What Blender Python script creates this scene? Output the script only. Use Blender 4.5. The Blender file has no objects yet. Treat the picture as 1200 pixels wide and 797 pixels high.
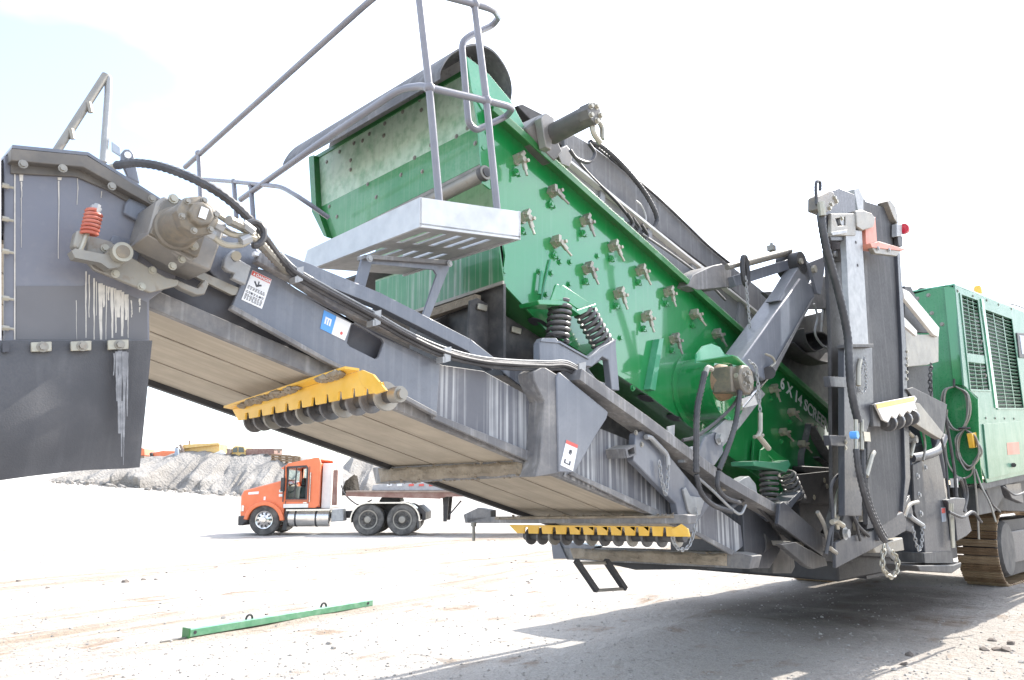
import bpy, bmesh, math, random
import numpy as np
from mathutils import Vector, Matrix, Quaternion, noise
from mathutils.geometry import tessellate_polygon

random.seed(7)
scene = bpy.context.scene
R = math.radians

# ------------------------------------------------------------------ camera
F_PX, U0, V0 = 900.0, 600.0, 398.5
CAM_H, PITCH = 1.5, R(11.0)
cam_data = bpy.data.cameras.new('camera')
cam_data.sensor_width = 36.0
cam_data.lens = 36.0 * F_PX / 1200.0
cam_data.clip_start, cam_data.clip_end = 0.05, 5000.0
cam = bpy.data.objects.new('camera', cam_data)
scene.collection.objects.link(cam)
cam.location = (0, 0, CAM_H)
cam.rotation_euler = (R(90) + PITCH, 0, 0)
scene.camera = cam

# ------------------------------------------------------------------ light
SUN_AZ, SUN_EL = R(47.5), R(44.0)          # azimuth to the right of the view axis (+Y)
world = bpy.data.worlds.new('World'); scene.world = world; world.use_nodes = True
wn = world.node_tree.nodes; wl = world.node_tree.links
bg = wn['Background']
sky = wn.new('ShaderNodeTexSky'); sky.sky_type = 'NISHITA'; sky.sun_disc = False
sky.sun_elevation = SUN_EL; sky.sun_rotation = SUN_AZ
sky.dust_density = 1.6; sky.air_density = 1.0; sky.ozone_density = 1.0
# thin bright cloud veil over the whole sky
tc = wn.new('ShaderNodeTexCoord')
mp = wn.new('ShaderNodeMapping'); mp.inputs['Scale'].default_value = (1.0, 1.0, 2.2); mp.inputs['Location'].default_value = (3.1, 1.55, 0)
nz = wn.new('ShaderNodeTexNoise'); nz.inputs['Scale'].default_value = 2.1; nz.inputs['Detail'].default_value = 5
cr = wn.new('ShaderNodeValToRGB'); cr.color_ramp.elements[0].position = 0.40; cr.color_ramp.elements[1].position = 0.78
cr.color_ramp.elements[0].color = (.085, .085, .085, 1); cr.color_ramp.elements[1].color = (.72, .72, .72, 1)
mx = wn.new('ShaderNodeMix'); mx.data_type = 'RGBA'
mx.inputs['B'].default_value = (8.0, 8.2, 8.6, 1)
wl.new(tc.outputs['Generated'], mp.inputs['Vector']); wl.new(mp.outputs[0], nz.inputs['Vector'])
wl.new(nz.outputs['Fac'], cr.inputs['Fac']); wl.new(cr.outputs['Color'], mx.inputs['Factor'])
wl.new(sky.outputs[0], mx.inputs['A']); wl.new(mx.outputs['Result'], bg.inputs['Color'])
bg.inputs['Strength'].default_value = 0.14

sun_data = bpy.data.lights.new('sun', 'SUN'); sun_data.energy = 2.6; sun_data.angle = R(0.53)
sun_data.color = (1.0, 0.955, 0.88)
sun = bpy.data.objects.new('sun', sun_data); scene.collection.objects.link(sun)
sdir = Vector((math.sin(SUN_AZ) * math.cos(SUN_EL), math.cos(SUN_AZ) * math.cos(SUN_EL), math.sin(SUN_EL)))
sun.rotation_euler = sdir.to_track_quat('Z', 'Y').to_euler()
sun.location = (20, 15, 25)

scene.view_settings.view_transform = 'Standard'
scene.view_settings.look = 'None'
scene.view_settings.exposure = 1.58
scene.view_settings.gamma = 1.0

# ------------------------------------------------------------------ machine frame
# surveyed axes of the machine: EL runs along it (away to the right), NW across it (away to the left)
S2 = math.sqrt(0.5)
EL = Vector((S2, S2, 0)); NW = Vector((-S2, S2, 0)); EZ = Vector((0, 0, 1))
ORG = Vector((-0.05, 4.5, 0))              # point on the ground under the screen box side plate
CAMP = Vector((0, 0, CAM_H))
CP, SP = math.cos(PITCH), math.sin(PITCH)
def ray(u, v):
    x, y = (u - U0) / F_PX, (V0 - v) / F_PX
    return Vector((x, CP - y * SP, SP + y * CP))
def hit(u, v, p0, n):
    d = ray(u, v)
    return CAMP + d * ((p0 - CAMP).dot(n) / d.dot(n))
def Wp(u, v, w): return hit(u, v, ORG + NW * w, NW)          # on the lengthwise plane at offset w
def Lp(u, v, l): return hit(u, v, ORG + EL * l, EL)          # on the crosswise plane at distance l
def Zp(u, v, z=0.0): return hit(u, v, Vector((0, 0, z)), EZ) # on a level plane
def Yp(u, v, y): return hit(u, v, Vector((0, y, 0)), Vector((0, 1, 0)))
def lof(p): return (p - ORG).dot(EL)
def wof(p): return (p - ORG).dot(NW)
def M(l, w, z): return ORG + EL * l + NW * w + EZ * z
def mpp(p): return (p - CAMP).dot(Vector((0, CP, SP))) / F_PX   # metres per photo pixel at p

# ------------------------------------------------------------------ materials
MATS = {}
def _n(nt, t, **kw):
    n = nt.nodes.new(t)
    for k, v in kw.items():
        if k in n.inputs: n.inputs[k].default_value = v
        else: setattr(n, k, v)
    return n
def mat(name, base, rough=0.5, metal=0.0, dust=0.0, dustc=(.52, .47, .40), dscale=4.0, fine=45.0, streak=0.0,
        streakc=(.62, .62, .62), bump=0.0, bscale=60.0, coat=0.0, var=0.12, spots=0.0, spotc=(.2, .12, .07), top=0.0,
        emit=None, alpha=None, sscale=26.0, slo=.52, ior=1.5, dlo=.42, sdir='z', rock=0.0, coat_ior=1.5, rvar=1.0):
    m = bpy.data.materials.new(name); m.use_nodes = True
    nt = m.node_tree; L = nt.links
    bs = nt.nodes['Principled BSDF']
    co = _n(nt, 'ShaderNodeTexCoord')
    def mix(a, b, fac, kind='MIX'):
        x = nt.nodes.new('ShaderNodeMix'); x.data_type = 'RGBA'; x.blend_type = kind
        for sock, val in (('A', a), ('B', b)):
            if isinstance(val, tuple): x.inputs[sock].default_value = (*val, 1)
            else: L.new(val, x.inputs[sock])
        if isinstance(fac, float): x.inputs['Factor'].default_value = fac
        else: L.new(fac, x.inputs['Factor'])
        return x.outputs['Result']
    def ramp(src, lo, hi, a=0.0, b=1.0):
        r = nt.nodes.new('ShaderNodeMapRange'); r.clamp = True
        r.inputs['From Min'].default_value = lo; r.inputs['From Max'].default_value = hi
        r.inputs['To Min'].default_value = a; r.inputs['To Max'].default_value = b
        L.new(src, r.inputs['Value']); return r.outputs['Result']
    def nz(scale, detail=4.0, vec=None, rgh=.55):
        n = _n(nt, 'ShaderNodeTexNoise', Scale=scale, Detail=detail, Roughness=rgh)
        L.new(vec if vec is not None else co.outputs['Object'], n.inputs['Vector']); return n.outputs['Fac']
    def mul(a, b):
        k = nt.nodes.new('ShaderNodeMath'); k.operation = 'MULTIPLY'
        for i, s in enumerate((a, b)):
            if isinstance(s, float): k.inputs[i].default_value = s
            else: L.new(s, k.inputs[i])
        return k.outputs[0]
    n1 = nz(dscale); n2 = nz(fine, 3.0)
    dark = tuple(c * (1 - var) for c in base); lite = tuple(min(1, c * (1 + var)) for c in base)
    col = mix(dark, lite, ramp(n1, .3, .7))
    rfac = rough
    if dust > 0:
        f = mul(ramp(n1, dlo, .72, .25, 1.0), ramp(n2, .28, .66, .45, 1.0))
        f = mul(f, dust)
        col = mix(col, dustc, f)
    if top > 0:                                  # dust that has settled on what faces up
        g = nt.nodes.new('ShaderNodeNewGeometry'); sx = nt.nodes.new('ShaderNodeSeparateXYZ')
        L.new(g.outputs['Normal'], sx.inputs[0])
        col = mix(col, dustc, mul(ramp(sx.outputs['Z'], .35, .9), mul(ramp(n2, .2, .7, .5, 1.0), top)))
    if streak > 0:                               # dried water runs
        mr = nt.nodes.new('ShaderNodeMapping'); mr.inputs['Rotation'].default_value = (0, 0, R(-45)); mp = nt.nodes.new('ShaderNodeMapping')
        mp.inputs['Scale'].default_value = (sscale, sscale, .55) if sdir == 'z' else (.5, sscale, .5)
        mp.vector_type = 'POINT'
        L.new(co.outputs['Object'], mr.inputs['Vector']); L.new(mr.outputs[0], mp.inputs['Vector'])
        s1 = nz(1.0, 3.0, mp.outputs[0], .6)
        f = mul(ramp(s1, slo, slo + .16), mul(ramp(n1, .3, .65, .35, 1.0), streak))
        col = mix(col, streakc, f)
    if spots > 0:
        n3 = nz(22.0, 5.0)
        col = mix(col, spotc, mul(ramp(n3, .6, .68), spots))
    L.new(col, bs.inputs['Base Color'])
    bs.inputs['Metallic'].default_value = metal
    bs.inputs['IOR'].default_value = ior
    L.new(ramp(n2, .25, .75, max(.02, rough - .08 * rvar), min(1, rough + .12 * rvar)), bs.inputs['Roughness'])
    if coat:
        bs.inputs['Coat Weight'].default_value = coat; bs.inputs['Coat Roughness'].default_value = .05; bs.inputs['Coat IOR'].default_value = coat_ior
    if bump > 0:
        b = _n(nt, 'ShaderNodeBump', Strength=min(1.0, bump), Distance=.01 if not rock else rock)
        L.new(nz(bscale, 5.0), b.inputs['Height']); L.new(b.outputs[0], bs.inputs['Normal'])
    if emit: 
        bs.inputs['Emission Color'].default_value = (*emit[0], 1); bs.inputs['Emission Strength'].default_value = emit[1]
    MATS[name] = m
    return m

mat('grey_paint', (.128, .140, .172), .42, dust=.30, spots=.12, spotc=(.07, .07, .075), dustc=(.40, .39, .38), dscale=2.2, coat=.3, top=.6, bump=.05, streak=.10)
mat('grey_streaked', (.10, .104, .125), .5, dust=.35, dustc=(.34, .33, .32), dscale=3, streak=.95, sscale=30, slo=.47, streakc=(.52, .52, .52), top=.6)
mat('grey_dusty', (.12, .12, .13), .6, dust=.65, dustc=(.40, .37, .33), dscale=5, top=.8, bump=.1, streak=.25)
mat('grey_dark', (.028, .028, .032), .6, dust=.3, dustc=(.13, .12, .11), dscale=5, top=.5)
mat('chute_paint', (.160, .166, .200), .5, dust=.18, dscale=1.2, coat=.15, streak=.0, spots=.12, spotc=(.3, .29, .28), var=.06)
mat('chute_lip', (.10, .095, .09), .6, dust=.5, dustc=(.3, .26, .21), top=.7)
mat('drip', (.62, .58, .52), .8, dust=.4, dscale=30, var=.2)
mat('flap_rubber', (.052, .053, .06), .62, dust=.22, dustc=(.3, .28, .26), dscale=3.5, fine=120, bump=.15, bscale=180, streak=.05, sscale=12)
mat('rubber', (.035, .035, .038), .55, dust=.35, dustc=(.34, .31, .28), dscale=8, top=.5)
mat('rubber_sheet', (.075, .077, .085), .6, dust=.45, dustc=(.34, .32, .30), dscale=3, top=.3, streak=.15)
mat('hose', (.035, .035, .04), .5, dust=.22, dustc=(.3, .28, .26), dscale=9, top=.35)
mat('belt', (.45, .385, .295), .85, streak=.5, sdir='l', sscale=22, slo=.48, streakc=(.33, .28, .215), dust=.5, dustc=(.54, .47, .37), dscale=6, fine=150, var=.12, bump=.15, bscale=140)
mat('belt_seam', (.25, .215, .17), .9, dust=.3)
mat('belt_dark', (.048, .048, .052), .65, dust=.35, dustc=(.14, .135, .13), dscale=3, streak=.35, sscale=30, streakc=(.17, .165, .16))
mat('grey_shaded', (.042, .045, .056), .45, dust=.30, dustc=(.14, .135, .13), dscale=2.2, coat=.12, top=.6, streak=.12, streakc=(.3, .3, .3), spots=.2, spotc=(.03, .03, .03))  # grey_paint darkened: deep shade around mast and jack leg put into the colour
mat('grey_dusty_shaded', (.05, .05, .054), .6, dust=.6, dustc=(.18, .17, .155), dscale=5, top=.7, streak=.2, streakc=(.3, .3, .3))  # darker copy of grey_dusty, shade of the right-hand parts included in the colour
mat('yellow_paint', (.85, .47, .03), .45, dust=.35, dustc=(.62, .50, .28), dscale=7, coat=.2, top=.4)
mat('caked_dirt', (.30, .25, .19), .95, dust=.8, dustc=(.40, .34, .27), dscale=9, fine=70, spots=.35, spotc=(.16, .13, .10), bump=.7, bscale=55, rock=.02, var=.25)
mat('hopper_steel', (.27, .27, .285), .5, dust=.35, dustc=(.36, .34, .31), dscale=3, streak=.6, sscale=26, streakc=(.42, .41, .40))
mat('motor_grey', (.085, .083, .08), .45, metal=.1, dust=.6, dustc=(.25, .22, .18), dscale=6, fine=30, top=.3)
mat('worn_steel', (.275, .262, .238), .5, metal=.5, dust=.6, dustc=(.38, .34, .27), dscale=7, fine=60, spots=.3)
mat('motor_cast', (.115, .11, .10), .45, metal=.15, dust=.75, dustc=(.36, .28, .18), dscale=5, coat=.15, top=.4)
mat('gear_plate', (.24, .23, .22), .45, metal=.35, dust=.6, dustc=(.40, .35, .28), dscale=6)
mat('galvanised_bright', (.52, .53, .54), .5, metal=.3, dust=.3, dustc=(.62, .60, .56), dscale=9, fine=60, var=.10, streak=.15)
mat('galvanised', (.36, .365, .37), .5, metal=.3, streak=.2, streakc=(.25, .24, .22), dust=.4, dustc=(.42, .41, .38), dscale=14, fine=60, var=.18)
mat('zinc', (.40, .38, .32), .38, metal=.5, dust=.5, dustc=(.42, .36, .26), dscale=15)
mat('rail_paint', (.17, .17, .20), .4, dust=.15, fine=14, dscale=5, coat=.4, top=.4)
mat('green_paint', (.009, .235, .055), .30, dust=.05, dustc=(.22, .34, .24), dscale=1.6, fine=12, coat=1.0, var=.04, streak=.05, coat_ior=1.65, rvar=.3)
mat('green_dusty', (.012, .20, .055), .55, dust=1.5, dustc=(.47, .60, .47), dscale=.9, fine=14, dlo=.22, coat=.2, streak=.35, sscale=40, slo=.5, streakc=(.36, .44, .36), spots=.15)
mat('green_wall', (.02, .22, .055), .4, dust=.55, dustc=(.30, .42, .30), dscale=2.0, coat=.4, streak=.2, sscale=40, streakc=(.38, .45, .36))
mat('green_streaked', (.006, .17, .045), .4, dust=.2, dustc=(.3, .36, .28), coat=.4, streak=.95, sscale=50, slo=.5, streakc=(.40, .42, .36))
mat('green_flange', (.008, .15, .03), .4, dust=.16, dustc=(.26, .24, .14), dscale=5, coat=.4, spots=.3, spotc=(.10, .11, .04))
mat('green_pale', (.05, .34, .17), .35, dust=.25, dustc=(.45, .52, .45), coat=.6, top=.6)
mat('green_cover', (.008, .21, .055), .3, dust=.12, dustc=(.35, .42, .35), coat=.6, top=.5, streak=.1)
mat('green_lit', (.055, .21, .125), .45, dust=.5, dustc=(.25, .33, .27), dscale=3, coat=.15, streak=.25, streakc=(.4, .45, .4), top=.4)
mat('white_mark', (.82, .84, .82), .5, dust=.15, dscale=30)
mat('label_white', (.82, .82, .83), .4, dust=.1)
mat('label_red', (.66, .10, .08), .4, dust=.1)
mat('label_blue', (.10, .33, .75), .4)
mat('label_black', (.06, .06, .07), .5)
mat('red_spring', (.46, .10, .06), .45, dust=.35, dustc=(.5, .35, .28), dscale=20)
mat('spring_black', (.05, .05, .055), .4, dust=.45, dustc=(.4, .37, .34), top=.8, coat=.2)
mat('salmon', (.62, .20, .13), .5, dust=.4, top=.5)
mat('red_lamp', (.62, .03, .06), .15, coat=1.0)
mat('amber', (.95, .48, .02), .15, coat=1.0)
mat('rust_light', (.34, .24, .15), .6, metal=.2, dust=.6, dustc=(.48, .37, .25), dscale=6, spots=.4, spotc=(.12, .07, .045), bump=.3)
mat('rust_steel', (.20, .125, .07), .65, metal=.2, dust=.65, dustc=(.42, .30, .19), dscale=6, spots=.6, spotc=(.09, .055, .035), bump=.3)
mat('orange_paint', (.78, .175, .055), .35, dust=.1, dustc=(.7, .4, .3), coat=.5, var=.05)
mat('tyre', (.045, .043, .042), .85, dust=.75, dustc=(.30, .28, .25), dscale=4)
mat('chrome', (.75, .73, .70), .18, metal=.9, dust=.3)
mat('black_part', (.025, .025, .027), .5, dust=.3, dustc=(.25, .22, .2))
mat('glass_dark', (.03, .045, .055), .05, coat=1.0)
mat('clear_pane', (.60, .70, .72), .1, coat=.5)
mat('pale_paint', (.75, .72, .68), .4, dust=.15)
mat('red_brown', (.22, .10, .075), .6, dust=.4)
mat('cat_yellow', (.70, .45, .12), .5, dust=.5, dustc=(.6, .52, .4))
mat('brown_machine', (.25, .17, .13), .6, dust=.4)
mat('beam_green', (.10, .36, .19), .45, dust=.45, dustc=(.5, .58, .5), dscale=9, coat=.3)
mat('stone', (.12, .095, .08), .9, dust=.4, bump=.5, bscale=30)
mat('pebble', (.36, .335, .31), .9, dust=.6, dscale=3, fine=9, var=.3, dustc=(.42, .40, .37))
mat('pale_blue_steel', (.30, .36, .44), .4, dust=.3)
mat('hood_steel', (.42, .42, .43), .5, dust=.4, dscale=6, spots=.5, spotc=(.15, .14, .13))
mat('flap_runs', (.20, .20, .21), .85, dust=.7, dustc=(.40, .40, .40), dscale=30, fine=200, var=.2)
mat('chute_lower', (.15, .147, .155), .6, dust=.25, dustc=(.26, .25, .24), dscale=3, var=.06)
# ------------------------------------------------------------------ mesh building
class MB:
    def __init__(s): s.v = []; s.f = []
    def add(s, vs, fs):
        k = len(s.v); s.v += [Vector(p) for p in vs]; s.f += [tuple(i + k for i in f) for f in fs]; return s
    def plate(s, pts, off, holes=()):
        loops = [list(pts)] + [list(h) for h in holes]
        flat = [p for lp in loops for p in lp]; n = len(flat)
        tri = tessellate_polygon(loops)
        off = Vector(off)
        nrm = Vector((0, 0, 0))
        for i in range(len(pts)): nrm += pts[i].cross(pts[(i + 1) % len(pts)])
        fs = []
        for t in tri:
            a, b, c = (flat[i] for i in t)
            tn = (b - a).cross(c - a)
            if tn.length < 1e-12: continue
            t = tuple(t) if tn.dot(off) < 0 else tuple(reversed(t))
            fs.append(t); fs.append(tuple(i + n for i in reversed(t)))
        k = 0
        for li, lp in enumerate(loops):
            m = len(lp); fl = nrm.dot(off) < 0
            for i in range(m):
                j = (i + 1) % m; q = (k + i, k + i + n, k + j + n, k + j)
                if (li > 0): q = q[::-1]
                fs.append(q if fl else q[::-1])
            k += m
        return s.add(flat + [p + off for p in flat], fs)
    def wpl(s, px, w, t=.02, holes=()):
        return s.plate([Wp(u, v, w) for u, v in px], NW * t, [[Wp(u, v, w) for u, v in h] for h in holes])
    def bar(s, p, q, a, b, up=EZ):
        d = (q - p).normalized(); x = d.cross(up)
        if x.length < 1e-4: x = d.cross(Vector((1, 0, 0)))
        x.normalize(); y = x.cross(d).normalized()
        o = [x * a / 2 + y * b / 2, -x * a / 2 + y * b / 2, -x * a / 2 - y * b / 2, x * a / 2 - y * b / 2]
        return s.add([p + k for k in o] + [q + k for k in o],
                     [(0, 1, 2, 3), (7, 6, 5, 4), (0, 4, 5, 1), (1, 5, 6, 2), (2, 6, 7, 3), (3, 7, 4, 0)])
    def box(s, c, x, y, z):
        P = [c + x * i + y * j + z * k for i in (-1, 1) for j in (-1, 1) for k in (-1, 1)]
        return s.add(P, [(0, 1, 3, 2), (4, 6, 7, 5), (0, 4, 5, 1), (2, 3, 7, 6), (0, 2, 6, 4), (1, 5, 7, 3)])
    def tube(s, pts, r, seg=8, closed=False, rib=0.0):
        n = len(pts); rs = r if isinstance(r, (list, tuple)) else [r] * n
        t0 = (pts[1] - pts[0]).normalized()
        x = t0.cross(EZ)
        if x.length < .05: x = t0.cross(Vector((1, 0, 0)))
        x.normalize(); vs = []
        for i in range(n):
            if closed: t = pts[(i + 1) % n] - pts[i - 1]
            else: t = pts[min(i + 1, n - 1)] - pts[max(i - 1, 0)]
            t.normalize(); x = (x - t * x.dot(t)).normalized(); y = t.cross(x)
            rr = rs[i] * (1 + (rib if i % 2 else -rib))
            for k in range(seg):
                a = 2 * math.pi * k / seg; vs.append(pts[i] + x * math.cos(a) * rr + y * math.sin(a) * rr)
        fs = []
        for i in range(n if closed else n - 1):
            for k in range(seg):
                a, b = i * seg + k, i * seg + (k + 1) % seg; c = ((i + 1) % n) * seg
                fs.append((a, b, c + (k + 1) % seg, c + k))
        if not closed: fs += [tuple(range(seg))[::-1], tuple(range((n - 1) * seg, n * seg))]
        return s.add(vs, fs)
    def cyl(s, p, q, r0, r1=None, seg=16):
        return s.tube([p, q], [r0, r0 if r1 is None else r1], seg)
    def lathe(s, p, d, prof, seg=20):
        d = d.normalized(); x = d.cross(EZ)
        if x.length < .05: x = d.cross(Vector((1, 0, 0)))
        x.normalize(); y = d.cross(x); vs = []; n = len(prof)
        for (h, r) in prof:
            for k in range(seg):
                a = 2 * math.pi * k / seg; vs.append(p + d * h + (x * math.cos(a) + y * math.sin(a)) * max(r, 1e-4))
        fs = [(i * seg + k, i * seg + (k + 1) % seg, (i + 1) * seg + (k + 1) % seg, (i + 1) * seg + k) for i in range(n - 1) for k in range(seg)]
        fs += [tuple(range(seg))[::-1], tuple(range((n - 1) * seg, n * seg))]
        return s.add(vs, fs)
    def coil(s, p, q, R0, r, turns, seg=6, per=14):
        d = (q - p); ln = d.length; d.normalize(); x = d.cross(EL).normalized(); y = d.cross(x)
        n = int(turns * per); pts = []
        for i in range(n + 1):
            t = i / n; a = 2 * math.pi * turns * t
            pts.append(p + d * ln * t + (x * math.cos(a) + y * math.sin(a)) * R0)
        return s.tube(pts, r, seg)
    def chain(s, pts, ln=.03, r=.0035, wd=.010):
        P = dense(pts, 60); acc = [0.0]
        for i in range(1, len(P)): acc.append(acc[-1] + (P[i] - P[i - 1]).length)
        k = 0; t = 0.0; j = 0
        while t < acc[-1]:
            while j < len(acc) - 2 and acc[j + 1] < t: j += 1
            f = (t - acc[j]) / max(1e-9, acc[j + 1] - acc[j]); c = P[j].lerp(P[j + 1], f); d = (P[j + 1] - P[j]).normalized()
            sd = d.cross(NW);
            if sd.length < .1: sd = d.cross(EL)
            sd.normalize()
            if k % 2: sd = d.cross(sd).normalized()
            lk = []
            for m in range(10):
                a = 2 * math.pi * m / 10
                lk.append(c + d * (ln * .62) * math.cos(a) + sd * wd * math.sin(a))
            s.tube(lk, r, 5, closed=True)
            t += ln * .86; k += 1
        return s
    def bolt(s, p, n, r=.012, h=.010, washer=True):
        n = n.normalized()
        if washer: s.cyl(p - n * .001, p + n * .003, r * 1.5, seg=10)
        s.cyl(p, p + n * h, r, seg=6)
        return s
    def ico(s, c, r, jit=.25, sq=1.0, rnd=random):
        t = (1 + 5 ** .5) / 2
        V = [(-1, t, 0), (1, t, 0), (-1, -t, 0), (1, -t, 0), (0, -1, t), (0, 1, t), (0, -1, -t), (0, 1, -t), (t, 0, -1), (t, 0, 1), (-t, 0, -1), (-t, 0, 1)]
        Fc = [(0, 11, 5), (0, 5, 1), (0, 1, 7), (0, 7, 10), (0, 10, 11), (1, 5, 9), (5, 11, 4), (11, 10, 2), (10, 7, 6), (7, 1, 8),
              (3, 9, 4), (3, 4, 2), (3, 2, 6), (3, 6, 8), (3, 8, 9), (4, 9, 5), (2, 4, 11), (6, 2, 10), (8, 6, 7), (9, 8, 1)]
        a = rnd.uniform(0, 6.3); ca, sa = math.cos(a), math.sin(a); vs = []
        for x, y, z in V:
            k = r / 1.9 * (1 + rnd.uniform(-jit, jit)); x, y = x * ca - y * sa, x * sa + y * ca
            vs.append(c + Vector((x * k, y * k, z * k * sq)))
        return s.add(vs, Fc)

def dense(pts, n=None, closed=False):
    """Catmull-Rom curve through the points"""
    P = list(pts); m = len(P); out = []
    per = max(4, (n or 10 * m) // max(1, m - 1))
    for i in range(m - 1):
        p0 = P[i - 1] if i else P[0] * 2 - P[1]; p1, p2 = P[i], P[i + 1]
        p3 = P[i + 2] if i + 2 < m else P[-1] * 2 - P[-2]
        for k in range(per):
            t = k / per
            out.append(((p1 * 2) + (p2 - p0) * t + (p0 * 2 - p1 * 5 + p2 * 4 - p3) * t * t + (p1 * 3 - p0 - p2 * 3 + p3) * t ** 3) * .5)
    out.append(P[-1]); return out
def resample(P, step):
    out = [P[0]]; need = step
    for i in range(1, len(P)):
        a, b = P[i - 1], P[i]; d = (b - a).length
        while d >= need and d > 0:
            a = a.lerp(b, need / d); out.append(a); d = (b - a).length; need = step
        need -= d
    return out
def fillet(pts, r=.06, n=5):
    out = [pts[0]]
    for i in range(1, len(pts) - 1):
        a, b, c = pts[i - 1], pts[i], pts[i + 1]
        k = min(r, (a - b).length * .48, (c - b).length * .48)
        p, q = b + (a - b).normalized() * k, b + (c - b).normalized() * k
        for j in range(n + 1):
            t = j / n; out.append(p * (1 - t) ** 2 + b * 2 * t * (1 - t) + q * t * t)
    return out + [pts[-1]]

COLL = scene.collection
ROOT = None
def root(name, loc, label, cat, group=None, rot=0):
    global ROOT
    o = bpy.data.objects.new(name, None); COLL.objects.link(o); o.location = loc; o.rotation_euler = (0, 0, rot)
    o.empty_display_size = .2
    o['label'] = label; o['category'] = cat
    if group: o['group'] = group
    ROOT = o; return o
def finish(me, angle=38):
    me.validate(); me.update()
    for p in me.polygons: p.use_smooth = True
    me.set_sharp_from_angle(angle=R(angle))
def rawmesh(name, mb, m, org=Vector((0, 0, 0))):
    me = bpy.data.meshes.new(name)
    me.from_pydata([tuple(p - org) for p in mb.v], [], mb.f); finish(me)
    me.materials.append(MATS[m]); return me
STUFF = {'bolts', 'head_bolts', 'side_bolts', 'drum_bolts', 'motor_bolts', 'flange_bolts', 'leg_bolts', 'edge_bolts', 'wheel_nuts', 'hose_fittings', 'motor_ports', 'cable_ties',
         'label_print', 'danger_letters', 'dried_runs', 'dried_run', 'pipe_bolts', 'hose_bundle', 'coil'}
SPLIT = {'track_wheel', 'flange_opening', 'pipe_clamp', 'post_holes', 'pin_heads', 'step_rung', 'step_side', 'bolt_hole', 'axle', 'window', 'pivot_pin', 'bracket_rib', 'tail_boom', 'chain_pin', 'link_cylinder', 'hose_elbow', 'grease_line', 'tube_end', 'seat', 'drum_part'}
def islands(mb):
    p = list(range(len(mb.v)))
    def f(a):
        while p[a] != a: p[a] = p[p[a]]; a = p[a]
        return a
    for fc in mb.f:
        for k in fc[1:]: p[f(k)] = f(fc[0])
    out = {}
    for fc in mb.f: out.setdefault(f(fc[0]), []).append(fc)
    for fs in out.values():
        ids = sorted({i for fc in fs for i in fc}); mp_ = {i: k for k, i in enumerate(ids)}
        q = MB(); q.v = [mb.v[i] for i in ids]; q.f = [tuple(mp_[i] for i in fc) for fc in fs]; yield q
def part(name, mb, m, parent=None, bev=0.0, label=None, kind=None):
    if name in SPLIT:
        qs = list(islands(mb))
        if len(qs) > 1:
            for q in qs[1:]: part1(name, q, m, parent, bev, label, kind)
            mb = qs[0]
    return part1(name.rstrip('s') if name in ('post_holes', 'pin_heads') else name, mb, m, parent, bev, label, 'stuff' if name in STUFF else kind)
def part1(name, mb, m, parent=None, bev=0.0, label=None, kind=None):
    """one mesh object whose points are given in world space, child of the current thing (or of one of its parts)"""
    par = parent or ROOT
    o = bpy.data.objects.new(name, rawmesh(name, mb, m, ROOT.location)); COLL.objects.link(o); o.parent = par
    if bev:
        b = o.modifiers.new('edge_bevel', 'BEVEL'); b.width = bev; b.segments = 2; b.limit_method = 'ANGLE'; b.angle_limit = R(40)
        b.harden_normals = False
    if label: o['label'] = label
    if kind: o['kind'] = kind
    return o
def inst(name, me, parent, loc, rot=None):
    o = bpy.data.objects.new(name, me); COLL.objects.link(o); o.parent = parent
    o.location = loc - ROOT.location
    if rot is not None: o.rotation_euler = rot.to_euler()
    return o
def solo(name, mb, m, label, cat, group=None, bev=0.0):
    """a thing that is one mesh"""
    xs = [p.x for p in mb.v]; ys = [p.y for p in mb.v]; zs = [p.z for p in mb.v]
    c = Vector(((min(xs) + max(xs)) / 2, (min(ys) + max(ys)) / 2, min(zs)))
    o = bpy.data.objects.new(name, rawmesh(name, mb, m, c)); COLL.objects.link(o); o.location = c
    if label: o['label'] = label
    if cat: o['category'] = cat
    if group: o['group'] = group
    if bev:
        b = o.modifiers.new('edge_bevel', 'BEVEL'); b.width = bev; b.segments = 2; b.limit_method = 'ANGLE'; b.angle_limit = R(40)
    return o
def frame_rot(x, y, z): return Matrix((x, y, z)).transposed()
def text_mb(txt, size, origin, ex, ey, depth=.003, shear=0.0, space=1.0):
    cu = bpy.data.curves.new('lettering_curve', 'FONT'); cu.body = txt; cu.size = size; cu.extrude = depth / 2; cu.offset = size * .022
    cu.space_character = space
    ob = bpy.data.objects.new('lettering_curve', cu); COLL.objects.link(ob)
    dg = bpy.context.evaluated_depsgraph_get(); dg.update()
    me = bpy.data.meshes.new_from_object(ob.evaluated_get(dg))
    ez = ex.cross(ey).normalized(); mb = MB()
    mb.add([origin + ex * v.co.x + ey * v.co.y + ez * v.co.z for v in me.vertices], [tuple(p.vertices) for p in me.polygons])
    bpy.data.objects.remove(ob); bpy.data.curves.remove(cu); bpy.data.meshes.remove(me)
    return mb
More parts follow.
